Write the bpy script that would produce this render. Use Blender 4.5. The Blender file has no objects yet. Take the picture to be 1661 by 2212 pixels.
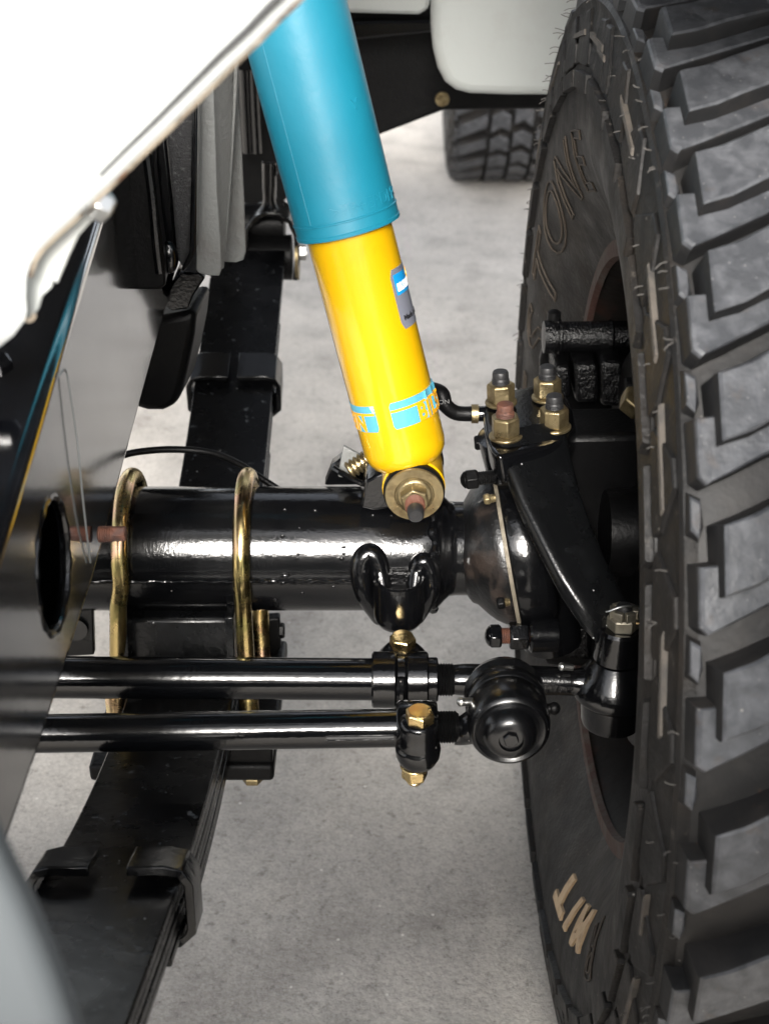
import bpy, bmesh, math, random
from mathutils import Vector, Matrix, noise
R = math.radians
random.seed(7)
C = bpy.context.scene.collection
scn = bpy.context.scene

# ------------------------------------------------------------------ camera
PITCH = R(28.0)
CAM = Vector((0.0, -0.892, 0.903))
FWD = Vector((0, math.cos(PITCH), -math.sin(PITCH)))
UP = Vector((0, math.sin(PITCH), math.cos(PITCH)))
cd = bpy.data.cameras.new('camera')
cam = bpy.data.objects.new('camera', cd)
C.objects.link(cam)
cam.location = CAM
cam.rotation_euler = (R(90) - PITCH, 0, 0)
cd.sensor_fit = 'VERTICAL'; cd.sensor_height = 36; cd.lens = 50
cd.clip_start = 0.02; cd.clip_end = 400
cd.dof.use_dof = True; cd.dof.focus_distance = 0.93; cd.dof.aperture_fstop = 11
scn.camera = cam

# ------------------------------------------------------------------ sky, sun, exposure
SUN_AZ = Vector((-0.05, -1.0))
SUN_EL = R(29)
w = bpy.data.worlds.new('World'); scn.world = w; w.use_nodes = True
nt = w.node_tree; nt.nodes.clear()
sky = nt.nodes.new('ShaderNodeTexSky'); sky.sky_type = 'NISHITA'; sky.sun_disc = False
sky.sun_elevation = SUN_EL
sky.sun_rotation = math.atan2(SUN_AZ.x, SUN_AZ.y)
sky.air_density = 1.0; sky.dust_density = 3.0; sky.ozone_density = 1.0
hs = nt.nodes.new('ShaderNodeHueSaturation'); hs.inputs['Saturation'].default_value = 0.28
bg = nt.nodes.new('ShaderNodeBackground'); bg.inputs['Strength'].default_value = 0.05
wo = nt.nodes.new('ShaderNodeOutputWorld')
nt.links.new(sky.outputs[0], hs.inputs['Color']); nt.links.new(hs.outputs[0], bg.inputs[0]); nt.links.new(bg.outputs[0], wo.inputs[0])
sd = bpy.data.lights.new('sun', 'SUN'); sd.energy = 1.1; sd.angle = R(18); sd.color = (1, 0.96, 0.90)
sun = bpy.data.objects.new('sun', sd); C.objects.link(sun)
az = SUN_AZ.normalized()
tosun = Vector((az.x * math.cos(SUN_EL), az.y * math.cos(SUN_EL), math.sin(SUN_EL)))
sun.rotation_euler = (-tosun).to_track_quat('-Z', 'Y').to_euler()
sun.location = tosun * 5
vs = scn.view_settings
vs.view_transform = 'Standard'; vs.look = 'None'; vs.exposure = 3.0; vs.gamma = 1; vs.use_curve_mapping = False
scn.cycles.max_bounces = 8
scn.cycles.use_denoising = True

# ------------------------------------------------------------------ locate points along sight lines
FPX = 3072.0
def ray(u, v):
    return FWD + Vector((1, 0, 0)) * ((u - 830.5) / FPX) - UP * ((v - 1106) / FPX)
def L(u, v, d=None, X=None, Y=None, Z=None):
    r = ray(u, v)
    if d is not None: t = d
    elif X is not None: t = (X - CAM.x) / r.x
    elif Y is not None: t = (Y - CAM.y) / r.y
    else: t = (Z - CAM.z) / r.z
    return CAM + r * t

# ------------------------------------------------------------------ materials
def mat(name, base, rough=0.5, metal=0.0, coat=0.0, coat_rough=0.1, bump=None, vary=None, vary2=None, specks=None, rvary=None, spec=None):
    m = bpy.data.materials.new(name); m.use_nodes = True
    n = m.node_tree.nodes; l = m.node_tree.links
    b = n['Principled BSDF']
    b.inputs['Roughness'].default_value = rough
    b.inputs['Metallic'].default_value = metal
    b.inputs['Coat Weight'].default_value = coat
    b.inputs['Coat Roughness'].default_value = coat_rough
    if spec is not None: b.inputs['Specular IOR Level'].default_value = spec
    g = n.new('ShaderNodeNewGeometry')
    def nz(scale, detail=4, rough_=0.6, dist=0.0):
        t = n.new('ShaderNodeTexNoise'); t.inputs['Scale'].default_value = scale
        t.inputs['Detail'].default_value = detail; t.inputs['Roughness'].default_value = rough_
        t.inputs['Distortion'].default_value = dist
        l.new(g.outputs['Position'], t.inputs['Vector']); return t
    col = n.new('ShaderNodeRGB'); col.outputs[0].default_value = (*base, 1); cur = col.outputs[0]
    def layer(cur, fac, c2):
        mx = n.new('ShaderNodeMix'); mx.data_type = 'RGBA'
        l.new(fac, mx.inputs['Factor']); l.new(cur, mx.inputs['A']); mx.inputs['B'].default_value = (*c2, 1)
        return mx.outputs['Result']
    def band(src, lo, hi, amt=1.0):
        mr = n.new('ShaderNodeMapRange'); mr.inputs['From Min'].default_value = lo; mr.inputs['From Max'].default_value = hi
        mr.inputs['To Max'].default_value = amt; mr.clamp = True
        l.new(src, mr.inputs['Value']); return mr.outputs[0]
    rough_src = None
    for v in (vary, vary2):
        if v:
            sc_, c2, lo, hi, amt = v
            f = band(nz(sc_, 5, 0.62, 0.3).outputs['Fac'], lo, hi, amt)
            cur = layer(cur, f, c2)
    if specks:
        for sc_, thr, c2, amt in specks:
            vo = n.new('ShaderNodeTexVoronoi'); vo.inputs['Scale'].default_value = sc_
            vo.inputs['Randomness'].default_value = 1.0
            l.new(g.outputs['Position'], vo.inputs['Vector'])
            f = band(vo.outputs['Distance'], thr, thr * 0.6, 1.0)
            wn = n.new('ShaderNodeSeparateColor'); l.new(vo.outputs['Color'], wn.inputs[0])
            f2 = band(wn.outputs[0], 1 - amt, 1 - amt + 0.02, 0.85)
            mm = n.new('ShaderNodeMath'); mm.operation = 'MULTIPLY'; l.new(f, mm.inputs[0]); l.new(f2, mm.inputs[1])
            cur = layer(cur, mm.outputs[0], c2)
    l.new(cur, b.inputs['Base Color'])
    if rvary:
        sc_, lo, hi = rvary
        mr = n.new('ShaderNodeMapRange'); mr.inputs['From Min'].default_value = 0.3; mr.inputs['From Max'].default_value = 0.7
        mr.inputs['To Min'].default_value = lo; mr.inputs['To Max'].default_value = hi
        l.new(nz(sc_, 4).outputs['Fac'], mr.inputs['Value']); l.new(mr.outputs[0], b.inputs['Roughness'])
    if bump:
        prev = None
        for sc_, dist in bump:
            bp = n.new('ShaderNodeBump'); bp.inputs['Distance'].default_value = dist; bp.inputs['Strength'].default_value = 1.0
            l.new(nz(sc_, 3, 0.55).outputs['Fac'], bp.inputs['Height'])
            if prev: l.new(prev.outputs[0], bp.inputs['Normal'])
            prev = bp
        l.new(prev.outputs[0], b.inputs['Normal'])
        if coat: l.new(prev.outputs[0], b.inputs['Coat Normal'])
    return m

DUST = (0.16, 0.15, 0.14)
M = {}
M['black'] = mat('black_gloss_paint', (0.002, 0.0021, 0.0025), 0.2, spec=0.6, bump=[(45, 0.00010), (420, 0.00012)], rvary=(25, 0.10, 0.2),
                 specks=[(95, 0.07, DUST, 0.10)], vary=(14, (0.008, 0.008, 0.008), 0.52, 0.8, 0.6))
M['black_worn'] = mat('black_dusty_paint', (0.0025, 0.0027, 0.003), 0.33, spec=0.3, bump=[(120, 0.0003), (500, 0.0001)], rvary=(30, 0.18, 0.34),
                 specks=[(110, 0.08, (0.3, 0.3, 0.3), 0.18), (45, 0.05, (0.3, 0.28, 0.26), 0.08)], vary=(60, (0.02, 0.022, 0.025), 0.6, 0.85, 0.5))
M['black_tube'] = mat('black_smooth_enamel', (0.0018, 0.002, 0.0025), 0.12, spec=0.6, bump=[(40, 0.00025), (260, 0.0001)], rvary=(20, 0.09, 0.18), specks=[(60, 0.05, (0.4, 0.38, 0.36), 0.05)])
M['black_joint'] = mat('black_satin_joint', (0.0022, 0.0023, 0.0027), 0.26, spec=0.6, bump=[(200, 0.0001)], specks=[(120, 0.06, DUST, 0.1)])
M['black_cast'] = mat('black_rough_casting', (0.002, 0.002, 0.0023), 0.26, spec=0.3, bump=[(520, 0.0011), (160, 0.001)])
M['black_matt'] = mat('black_matt', (0.0025, 0.0025, 0.0027), 0.42, spec=0.14, bump=[(300, 0.0004)], vary=(40, (0.009, 0.009, 0.009), 0.5, 0.8, 0.5))
M['underseal'] = mat('black_underseal', (0.008, 0.008, 0.0085), 0.8, bump=[(150, 0.001)])
M['spring'] = mat('black_scuffed_spring_paint', (0.0018, 0.0019, 0.0022), 0.28, spec=0.14, bump=[(120, 0.0002)], rvary=(30, 0.2, 0.34), specks=[(110, 0.08, (0.3, 0.3, 0.3), 0.18)],
    vary=(9, (0.010, 0.010, 0.011), 0.5, 0.7, 0.8), vary2=(85, (0.11, 0.12, 0.13), 0.625, 0.73, 0.6))
M['rail'] = mat('black_chassis_paint', (0.002, 0.0022, 0.003), 0.14, spec=0.8, coat=1.0, coat_rough=0.10, bump=[(9, 0.0002), (200, 0.00003)], rvary=(12, 0.12, 0.18), specks=[(50, 0.05, (0.35, 0.33, 0.31), 0.06)],
                vary=(18, (0.012, 0.014, 0.018), 0.5, 0.75, 0.4))
M['rubber'] = mat('tyre_rubber', (0.0085, 0.008, 0.0078), 0.55, spec=0.22, bump=[(60, 0.0012), (420, 0.0005)], rvary=(30, 0.42, 0.68),
                  vary=(22, (0.019, 0.0148, 0.0112), 0.47, 0.72, 0.7), vary2=(160, (0.13, 0.115, 0.10), 0.62, 0.76, 0.5),
                  specks=[(130, 0.10, (0.3, 0.28, 0.25), 0.10)])
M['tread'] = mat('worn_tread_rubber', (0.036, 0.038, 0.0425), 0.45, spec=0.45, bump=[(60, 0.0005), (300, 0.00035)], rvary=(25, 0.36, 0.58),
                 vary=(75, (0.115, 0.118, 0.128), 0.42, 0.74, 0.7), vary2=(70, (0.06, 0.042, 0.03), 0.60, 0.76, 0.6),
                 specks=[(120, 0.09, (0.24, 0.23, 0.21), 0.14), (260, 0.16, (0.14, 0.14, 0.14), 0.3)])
M['lug_side'] = mat('unworn_shaded_lug_side_rubber', (0.009, 0.009, 0.0095), 0.55, spec=0.25, bump=[(120, 0.0004)], vary=(45, (0.024, 0.021, 0.019), 0.5, 0.75, 0.6))  # unworn rubber, kept dark to paint shade on the lug sides
M['floor'] = mat('dusty_groove_lit_side_rubber', (0.013, 0.0124, 0.0122), 0.55, spec=0.35, bump=[(40, 0.0006), (260, 0.0003)], vary=(30, (0.034, 0.030, 0.027), 0.44, 0.72, 0.8), vary2=(90, (0.12, 0.06, 0.035), 0.66, 0.8, 0.6), specks=[(110, 0.09, (0.18, 0.17, 0.16), 0.12)])  # groove dust; also paints the lit look of upward lug sides
M['edge_dust'] = mat('dusty_rubber_edge', (0.075, 0.064, 0.053), 0.8, bump=[(300, 0.0005)], vary=(50, (0.03, 0.028, 0.026), 0.45, 0.65, 0.9))
M['cream'] = mat('cream_letter', (0.46, 0.33, 0.20), 0.7, bump=[(300, 0.0003)], vary=(120, (0.22, 0.14, 0.08), 0.5, 0.75, 0.7))
M['outline'] = mat('brown_letter_outline', (0.038, 0.029, 0.021), 0.7)
M['hair'] = mat('rubber_whisker', (0.07, 0.065, 0.06), 0.6)
M['rim'] = mat('dusty_steel_rim', (0.010, 0.0085, 0.0075), 0.6, spec=0.12, bump=[(120, 0.0006)], vary=(40, (0.03, 0.012, 0.008), 0.55, 0.75, 0.8))
M['rust_edge'] = mat('rusty_rim_edge', (0.040, 0.016, 0.011), 0.75, bump=[(200, 0.0008)], vary=(50, (0.055, 0.045, 0.038), 0.46, 0.6, 0.9))
M['yellow'] = mat('yellow_paint', (0.50, 0.290, 0.0013), 0.35, coat=1.0, coat_rough=0.12, bump=[(30, 0.0005)], specks=[(80, 0.035, (0.10, 0.05, 0.02), 0.05)],
                  vary=(28, (0.47, 0.235, 0.0013), 0.58, 0.8, 0.7))
M['blue'] = mat('blue_plastic', (0.0058, 0.138, 0.205), 0.42, bump=[(25, 0.0006), (500, 0.0001)], vary=(15, (0.008, 0.158, 0.232), 0.45, 0.75, 0.7))
M['sticker_blue'] = mat('sticker_light_blue', (0.065, 0.27, 0.37), 0.4, bump=[(60, 0.0003)])
M['label_blue'] = mat('label_bright_blue', (0.006, 0.22, 0.52), 0.35)
M['label_grey'] = mat('label_grey', (0.13, 0.137, 0.165), 0.4)
M['ink_white'] = mat('label_white_print', (0.8, 0.8, 0.8), 0.4)
M['ink_black'] = mat('label_black_print', (0.01, 0.01, 0.012), 0.5)
M['ink_yellow'] = mat('sticker_yellow_print', (0.60, 0.28, 0.004), 0.4)
M['hose_ink'] = mat('hose_grey_print', (0.2, 0.2, 0.2), 0.6)
M['gold'] = mat('gold_zinc_plating', (0.56, 0.43, 0.19), 0.22, metal=1.0, bump=[(160, 0.00008)], rvary=(60, 0.15, 0.38),
                vary=(24, (0.70, 0.42, 0.30), 0.47, 0.64, 0.9), vary2=(33, (0.30, 0.29, 0.10), 0.5, 0.66, 0.8))
M['brass'] = mat('dull_zinc_plating', (0.25, 0.20, 0.11), 0.38, metal=0.85, bump=[(200, 0.0006)], rvary=(80, 0.25, 0.55),
                 vary=(70, (0.10, 0.07, 0.035), 0.46, 0.66, 0.85))
M['castle'] = mat('dull_grey_zinc', (0.27, 0.25, 0.20), 0.42, metal=0.85, bump=[(200, 0.0004)], vary=(80, (0.14, 0.12, 0.085), 0.48, 0.68, 0.7))
M['clip_paint'] = mat('black_clip_paint', (0.002, 0.0021, 0.0024), 0.16, spec=0.3, bump=[(150, 0.0003)], rvary=(40, 0.12, 0.24))
M['seal'] = mat('dusty_seal_plate', (0.20, 0.175, 0.135), 0.5, metal=0.4, bump=[(200, 0.0003)], vary=(60, (0.10, 0.085, 0.06), 0.48, 0.66, 0.7))
M['zinc'] = mat('yellow_zinc_plating', (0.66, 0.50, 0.24), 0.25, metal=1.0, bump=[(150, 0.0005)], rvary=(60, 0.18, 0.4), vary=(60, (0.62, 0.36, 0.18), 0.5, 0.68, 0.8))
M['steel'] = mat('bright_steel', (0.6, 0.6, 0.58), 0.3, metal=1.0, bump=[(200, 0.0003)])
M['rust'] = mat('rusty_thread', (0.10, 0.038, 0.022), 0.7, metal=0.2, bump=[(300, 0.0008)], vary=(90, (0.035, 0.02, 0.018), 0.45, 0.65, 0.9))
M['stud_end'] = mat('dark_stud_end', (0.015, 0.015, 0.016), 0.5, metal=0.2, bump=[(300, 0.0004)])
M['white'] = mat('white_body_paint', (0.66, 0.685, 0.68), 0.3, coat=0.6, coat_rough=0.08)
M['white_dirty_shaded'] = mat('white_body_paint_dirty_shaded', (0.33, 0.345, 0.335), 0.4, bump=[(60, 0.0004)], vary=(12, (0.26, 0.25, 0.23), 0.5, 0.8, 0.6), specks=[(60, 0.10, (0.22, 0.15, 0.09), 0.06)])  # dirty white; its darker tone also paints shade on the apron flange
M['lip'] = mat('rusty_white_edge', (0.52, 0.44, 0.34), 0.6, vary=(40, (0.06, 0.045, 0.035), 0.46, 0.6, 0.95), vary2=(80, (0.25, 0.11, 0.05), 0.55, 0.7, 0.8))
M['seam'] = mat('dark_seam_sealer', (0.03, 0.03, 0.03), 0.6)
M['grey_sheet'] = mat('grey_painted_sheet', (0.14, 0.145, 0.142), 0.5, bump=[(220, 0.0009), (60, 0.0006)], vary=(30, (0.105, 0.10, 0.093), 0.5, 0.75, 0.6))
M['fabric'] = mat('frayed_black_felt', (0.02, 0.02, 0.021), 0.9, bump=[(700, 0.002)], vary=(300, (0.12, 0.12, 0.12), 0.55, 0.75, 0.7))
M['bumper'] = mat('pale_grey_bumper_paint', (0.055, 0.062, 0.066), 0.8)
M['dirt_iron'] = mat('bare_rusty_iron', (0.003, 0.003, 0.0033), 0.36, bump=[(90, 0.0004), (300, 0.0004)], vary=(24, (0.030, 0.022, 0.018), 0.54, 0.66, 0.75), vary2=(75, (0.20, 0.20, 0.20), 0.66, 0.72, 0.8))

M['rail'].node_tree.nodes['Principled BSDF'].inputs['Coat IOR'].default_value = 2.3

def concrete():
    m = bpy.data.materials.new('pale_concrete'); m.use_nodes = True
    n = m.node_tree.nodes; l = m.node_tree.links; b = n['Principled BSDF']
    g = n.new('ShaderNodeNewGeometry')
    def nz(s, d=6, r=0.6):
        t = n.new('ShaderNodeTexNoise'); t.inputs['Scale'].default_value = s; t.inputs['Detail'].default_value = d; t.inputs['Roughness'].default_value = r
        l.new(g.outputs['Position'], t.inputs['Vector']); return t.outputs['Fac']
    def ramp(f, stops):
        r_ = n.new('ShaderNodeValToRGB'); e = r_.color_ramp.elements
        while len(e) < len(stops): e.new(0.5)
        for i, (p, c) in enumerate(stops): e[i].position = p; e[i].color = (*c, 1)
        l.new(f, r_.inputs[0]); return r_.outputs[0]
    def mix(a, b_, f, mode='MIX'):
        x = n.new('ShaderNodeMix'); x.data_type = 'RGBA'; x.blend_type = mode
        if isinstance(f, float): x.inputs['Factor'].default_value = f
        else: l.new(f, x.inputs['Factor'])
        l.new(a, x.inputs['A']); l.new(b_, x.inputs['B']); return x.outputs['Result']
    fine = ramp(nz(230, 4, 0.75), [(0.28, (0.385, 0.358, 0.326)), (0.5, (0.515, 0.482, 0.442)), (0.72, (0.605, 0.568, 0.522))])
    mid = ramp(nz(26, 6, 0.65), [(0.3, (0.445, 0.415, 0.38)), (0.65, (0.565, 0.53, 0.487))])
    big = ramp(nz(3.2, 5, 0.6), [(0.32, (0.86, 0.855, 0.85)), (0.68, (1.06, 1.06, 1.06))])
    c = mix(fine, mid, 0.5)
    c = mix(c, big, 1.0, 'MULTIPLY')
    vo = n.new('ShaderNodeTexVoronoi'); vo.inputs['Scale'].default_value = 420; l.new(g.outputs['Position'], vo.inputs['Vector'])
    sc = n.new('ShaderNodeSeparateColor'); l.new(vo.outputs['Color'], sc.inputs[0])
    st = ramp(sc.outputs[0], [(0.0, (0.84, 0.83, 0.82)), (0.5, (1, 1, 1)), (1.0, (1.10, 1.10, 1.09))])
    c = mix(c, st, 0.9, 'MULTIPLY')
    pit = ramp(nz(105, 5, 0.72), [(0.30, (0.50, 0.485, 0.47)), (0.43, (1, 1, 1)), (0.62, (1, 1, 1)), (0.72, (1.16, 1.155, 1.14))])
    c = mix(c, pit, 0.85, 'MULTIPLY')
    blot = ramp(nz(9, 7, 0.66), [(0.32, (0.70, 0.69, 0.685)), (0.5, (0.97, 0.97, 0.965)), (0.7, (1.08, 1.07, 1.05))])
    c = mix(c, blot, 0.9, 'MULTIPLY')
    # pale grit
    v2 = n.new('ShaderNodeTexVoronoi'); v2.inputs['Scale'].default_value = 40; l.new(g.outputs['Position'], v2.inputs['Vector'])
    grit = ramp(v2.outputs['Distance'], [(0.04, (1, 1, 1)), (0.07, (0, 0, 0))])
    pale = n.new('ShaderNodeRGB'); pale.outputs[0].default_value = (0.75, 0.72, 0.66, 1)
    s2 = n.new('ShaderNodeSeparateColor'); l.new(grit, s2.inputs[0])
    c = mix(c, pale.outputs[0], s2.outputs[0])
    # fine cracks / damp dark blotches
    cr = n.new('ShaderNodeTexNoise'); cr.inputs['Scale'].default_value = 5; cr.inputs['Detail'].default_value = 9; cr.inputs['Distortion'].default_value = 1.2
    l.new(g.outputs['Position'], cr.inputs['Vector'])
    ck = ramp(cr.outputs['Fac'], [(0.488, (1, 1, 1)), (0.4975, (0.45, 0.44, 0.43)), (0.507, (1, 1, 1))])
    c = mix(c, ck, 0.18, 'MULTIPLY')
    l.new(c, b.inputs['Base Color']); b.inputs['Roughness'].default_value = 0.85
    b1 = n.new('ShaderNodeBump'); b1.inputs['Distance'].default_value = 0.0005; l.new(nz(240, 2, 0.7), b1.inputs['Height'])
    b2 = n.new('ShaderNodeBump'); b2.inputs['Distance'].default_value = 0.0016; l.new(nz(105, 5, 0.72), b2.inputs['Height']); l.new(b1.outputs[0], b2.inputs['Normal'])
    l.new(b2.outputs[0], b.inputs['Normal'])
    return m
M['concrete'] = concrete()

# ------------------------------------------------------------------ mesh helpers
def frame(axis):
    a = Vector(axis).normalized()
    h = Vector((0, 0, 1)) if abs(a.z) < 0.9 else Vector((0, 1, 0))
    s = a.cross(h).normalized()
    return a, s, s.cross(a)

class MB:
    def __init__(s): s.bm = bmesh.new()
    def rings(s, rings, closed=True, caps=True):
        bm = s.bm
        vr = [[bm.verts.new(p) for p in r] for r in rings]
        for a, b in zip(vr, vr[1:]):
            n = len(a)
            for i in range(n if closed else n - 1):
                j = (i + 1) % n
                bm.faces.new((a[i], a[j], b[j], b[i]))
        if caps and closed:
            for r in (vr[0], vr[-1]):
                try: bm.faces.new(r)
                except ValueError: pass
        return s
    def lathe(s, o, axis, prof, seg=36, caps=True, phase=0.0):
        a, e1, e2 = frame(axis); o = Vector(o)
        s.rings([[o + a * t + (e1 * math.cos(phase + 2 * math.pi * i / seg) + e2 * math.sin(phase + 2 * math.pi * i / seg)) * max(r, 1e-5) for i in range(seg)] for t, r in prof], True, caps)
        return s
    def cyl(s, p0, p1, r0, r1=None, seg=28, ch=0.0):
        p0, p1 = Vector(p0), Vector(p1); Ln = (p1 - p0).length; r1 = r0 if r1 is None else r1
        pr = [(0, r0), (Ln, r1)] if ch == 0 else [(0, r0 - ch), (ch, r0), (Ln - ch, r1), (Ln, r1 - ch)]
        return s.lathe(p0, p1 - p0, pr, seg)
    def hex(s, o, axis, h, af, phase=0.0, ch=0.0012):
        rr = af / math.sqrt(3)
        return s.lathe(o, axis, [(0, rr - ch), (ch, rr), (h - ch, rr), (h, rr - ch)], 6, True, phase)
    def thread(s, o, axis, length, r, pitch=0.0016, seg=24, tip=0.0015):
        n = max(2, int(length / pitch)); pr = []
        for i in range(n):
            pr += [(i * pitch, r * 0.9), (i * pitch + pitch * 0.5, r)]
        pr += [(n * pitch, r * 0.9), (n * pitch + tip, r * 0.8)]
        return s.lathe(o, axis, pr, seg)
    def tube(s, pts, rad, seg=14, caps=True, sub=6):
        pts = [Vector(p) for p in pts]
        if sub > 1 and len(pts) > 2:
            out = []
            for i in range(len(pts) - 1):
                p0 = pts[max(i - 1, 0)]; p1 = pts[i]; p2 = pts[i + 1]; p3 = pts[min(i + 2, len(pts) - 1)]
                for k in range(sub):
                    t = k / sub
                    out.append(0.5 * ((2 * p1) + (p2 - p0) * t + (2 * p0 - 5 * p1 + 4 * p2 - p3) * t * t + (3 * p1 - p0 - 3 * p2 + p3) * t ** 3))
            out.append(pts[-1])
        else: out = pts
        n = len(out)
        rf = rad if callable(rad) else (lambda t: rad)
        t0 = (out[1] - out[0]).normalized(); a, e1, e2 = frame(t0)
        rings = []
        for i, p in enumerate(out):
            t = (out[min(i + 1, n - 1)] - out[max(i - 1, 0)]).normalized()
            e1 = (e1 - t * e1.dot(t)).normalized(); e2 = t.cross(e1)
            r = rf(i / (n - 1))
            rx, ry = r if isinstance(r, tuple) else (r, r)
            rings.append([p + e1 * math.cos(2 * math.pi * k / seg) * rx + e2 * math.sin(2 * math.pi * k / seg) * ry for k in range(seg)])
        return s.rings(rings, True, caps)
    def prism(s, pts, vec):
        pts = [Vector(p) for p in pts]; vec = Vector(vec)
        a = [s.bm.verts.new(p) for p in pts]; b = [s.bm.verts.new(p + vec) for p in pts]
        n = len(a)
        s.bm.faces.new(a); s.bm.faces.new(list(reversed(b)))
        for i in range(n):
            j = (i + 1) % n; s.bm.faces.new((a[i], b[i], b[j], a[j]))
        return s
    def box(s, c, size, rot=None):
        c = Vector(c); hx, hy, hz = (k / 2 for k in size); rot = rot or Matrix.Identity(3)
        co = [c + rot @ Vector((x, y, z)) for z in (-hz, hz) for x, y in ((-hx, -hy), (hx, -hy), (hx, hy), (-hx, hy))]
        return s.rings([co[:4], co[4:]])
    def sphere(s, c, r, seg=20, rings=10, squash=(1, 1, 1)):
        mt = Matrix.Translation(Vector(c)) @ Matrix.Diagonal((r * squash[0], r * squash[1], r * squash[2], 1))
        bmesh.ops.create_uvsphere(s.bm, u_segments=seg, v_segments=rings, radius=1.0, matrix=mt); return s
    def ribbon(s, path, th, wid):
        """bent strip: path (list of points), thickness th (towards the path's left normal in plane), width vector wid"""
        path = [Vector(p) for p in path]; wid = Vector(wid); n = len(path); wn = wid.normalized()
        inn = []
        for i, p in enumerate(path):
            t = (path[min(i + 1, n - 1)] - path[max(i - 1, 0)]).normalized()
            inn.append(p + wn.cross(t) * th)
        return s.rings([[path[i], inn[i], inn[i] + wid, path[i] + wid] for i in range(n)])

def obj(name, mb, m, parent=None, loc=None, smooth=35, bevel=0.0, seg=2, merge=True, recalc=True):
    bm = mb.bm if isinstance(mb, MB) else mb
    if merge: bmesh.ops.remove_doubles(bm, verts=bm.verts, dist=2e-6)
    if recalc: bmesh.ops.recalc_face_normals(bm, faces=bm.faces)
    me = bpy.data.meshes.new(name)
    base = Vector((0, 0, 0))
    if parent is not None:
        p = parent
        while p is not None:
            base += p.location; p = p.parent
    elif loc is not None: base = Vector(loc)
    bm.transform(Matrix.Translation(-base))
    bm.to_mesh(me); bm.free()
    me.materials.append(m if not isinstance(m, str) else M[m])
    for p in me.polygons: p.use_smooth = True
    me.set_sharp_from_angle(angle=R(smooth))
    o = bpy.data.objects.new(name, me); C.objects.link(o)
    if parent is not None: o.parent = parent
    elif loc is not None: o.location = base
    if bevel > 0:
        b = o.modifiers.new('bevel', 'BEVEL'); b.width = bevel; b.segments = seg; b.limit_method = 'ANGLE'; b.angle_limit = R(40); b.harden_normals = False
    return o

def thing(name, label, cat, loc=(0, 0, 0), group=None):
    o = bpy.data.objects.new(name, None); C.objects.link(o); o.empty_display_size = 0.02
    o.location = loc; o['label'] = label; o['category'] = cat
    if group: o['group'] = group
    return o
def tag(o, label, cat, group=None):
    o['label'] = label; o['category'] = cat
    if group: o['group'] = group
    return o

def text_bm(body, size, extrude=0.0, offset=0.0, outline=0.0, italic=0.0, track=1.0):
    cu = bpy.data.curves.new('lettering', 'FONT'); cu.body = body; cu.size = size; cu.extrude = extrude; cu.offset = offset
    cu.align_x = 'CENTER'; cu.align_y = 'CENTER'; cu.shear = italic; cu.space_character = track; cu.resolution_u = 4
    if outline:
        cu.fill_mode = 'NONE'; cu.bevel_depth = outline; cu.bevel_resolution = 1
    ob = bpy.data.objects.new('lettering', cu); C.objects.link(ob)
    bpy.context.view_layer.update()
    me = bpy.data.meshes.new_from_object(ob.evaluated_get(bpy.context.evaluated_depsgraph_get()))
    bm = bmesh.new(); bm.from_mesh(me)
    bpy.data.objects.remove(ob); bpy.data.curves.remove(cu); bpy.data.meshes.remove(me)
    return bm

# ================================================================== GROUND
bm = bmesh.new()
bmesh.ops.create_grid(bm, x_segments=8, y_segments=8, size=150)
for v_ in bm.verts: v_.co.z = 0.022
g = obj('ground', bm, 'concrete', smooth=180); g['kind'] = 'structure'

# ================================================================== WHEELS
RT = 0.399   # tread radius
PROF = [(0.205, 0.178), (0.212, 0.169), (0.222, 0.1625), (0.236, 0.1540), (0.250, 0.1455), (0.262, 0.1390), (0.275, 0.1338), (0.290, 0.1305), (0.305, 0.1298), (0.325, 0.1303), (0.345, 0.1315), (0.358, 0.133),
        (0.3665, 0.1345), (0.3715, 0.1333), (0.3745, 0.1350), (0.3765, 0.141), (0.3785, 0.150), (0.380, 0.165), (0.381, 0.19), (0.3815, 0.26)]
def side_x(r):
    for (r0, x0), (r1, x1) in zip(PROF, PROF[1:]):
        if r0 <= r <= r1: return x0 + (x1 - x0) * (r - r0) / (r1 - r0)
    return PROF[0][1] if r < PROF[0][0] else PROF[-1][1]
AX = 0.26
def tp(th, x, r):  # point of the tyre, relative to the hub centre; th degrees from the front, upwards
    return Vector((x - AX, -r * math.cos(R(th)), r * math.sin(R(th))))
def lug_bm(poly, r_top, r_bot, draft=0.0012):
    """poly: (x, degrees) corners of the top; sides splay outwards to the base"""
    bm = bmesh.new()
    cx = sum(p[0] for p in poly) / len(poly); ca = sum(p[1] for p in poly) / len(poly)
    def spl(p, k):
        dx = p[0] - cx; da = (p[1] - ca) * 0.4 / 57.3; ln = math.hypot(dx, da)
        return (p[0] + dx / ln * k, p[1] + da / ln * k * 57.3 / 0.4)
    levels = [(r_bot, draft * 2.6), ((r_bot + r_top) / 2, draft * 1.2), (r_top - 0.0026, 0.0004), (r_top - 0.0009, -0.0006), (r_top, -0.0024)]
    vr = [[bm.verts.new(tp(*((spl(p, k)[1]), spl(p, k)[0], r))) for p in poly] for r, k in levels]
    for a, b in zip(vr, vr[1:]):
        for i in range(len(a)):
            j = (i + 1) % len(a); bm.faces.new((a[i], a[j], b[j], b[i]))
    bm.faces.new(vr[-1]); bm.faces.new(list(reversed(vr[0])))
    return bm
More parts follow.
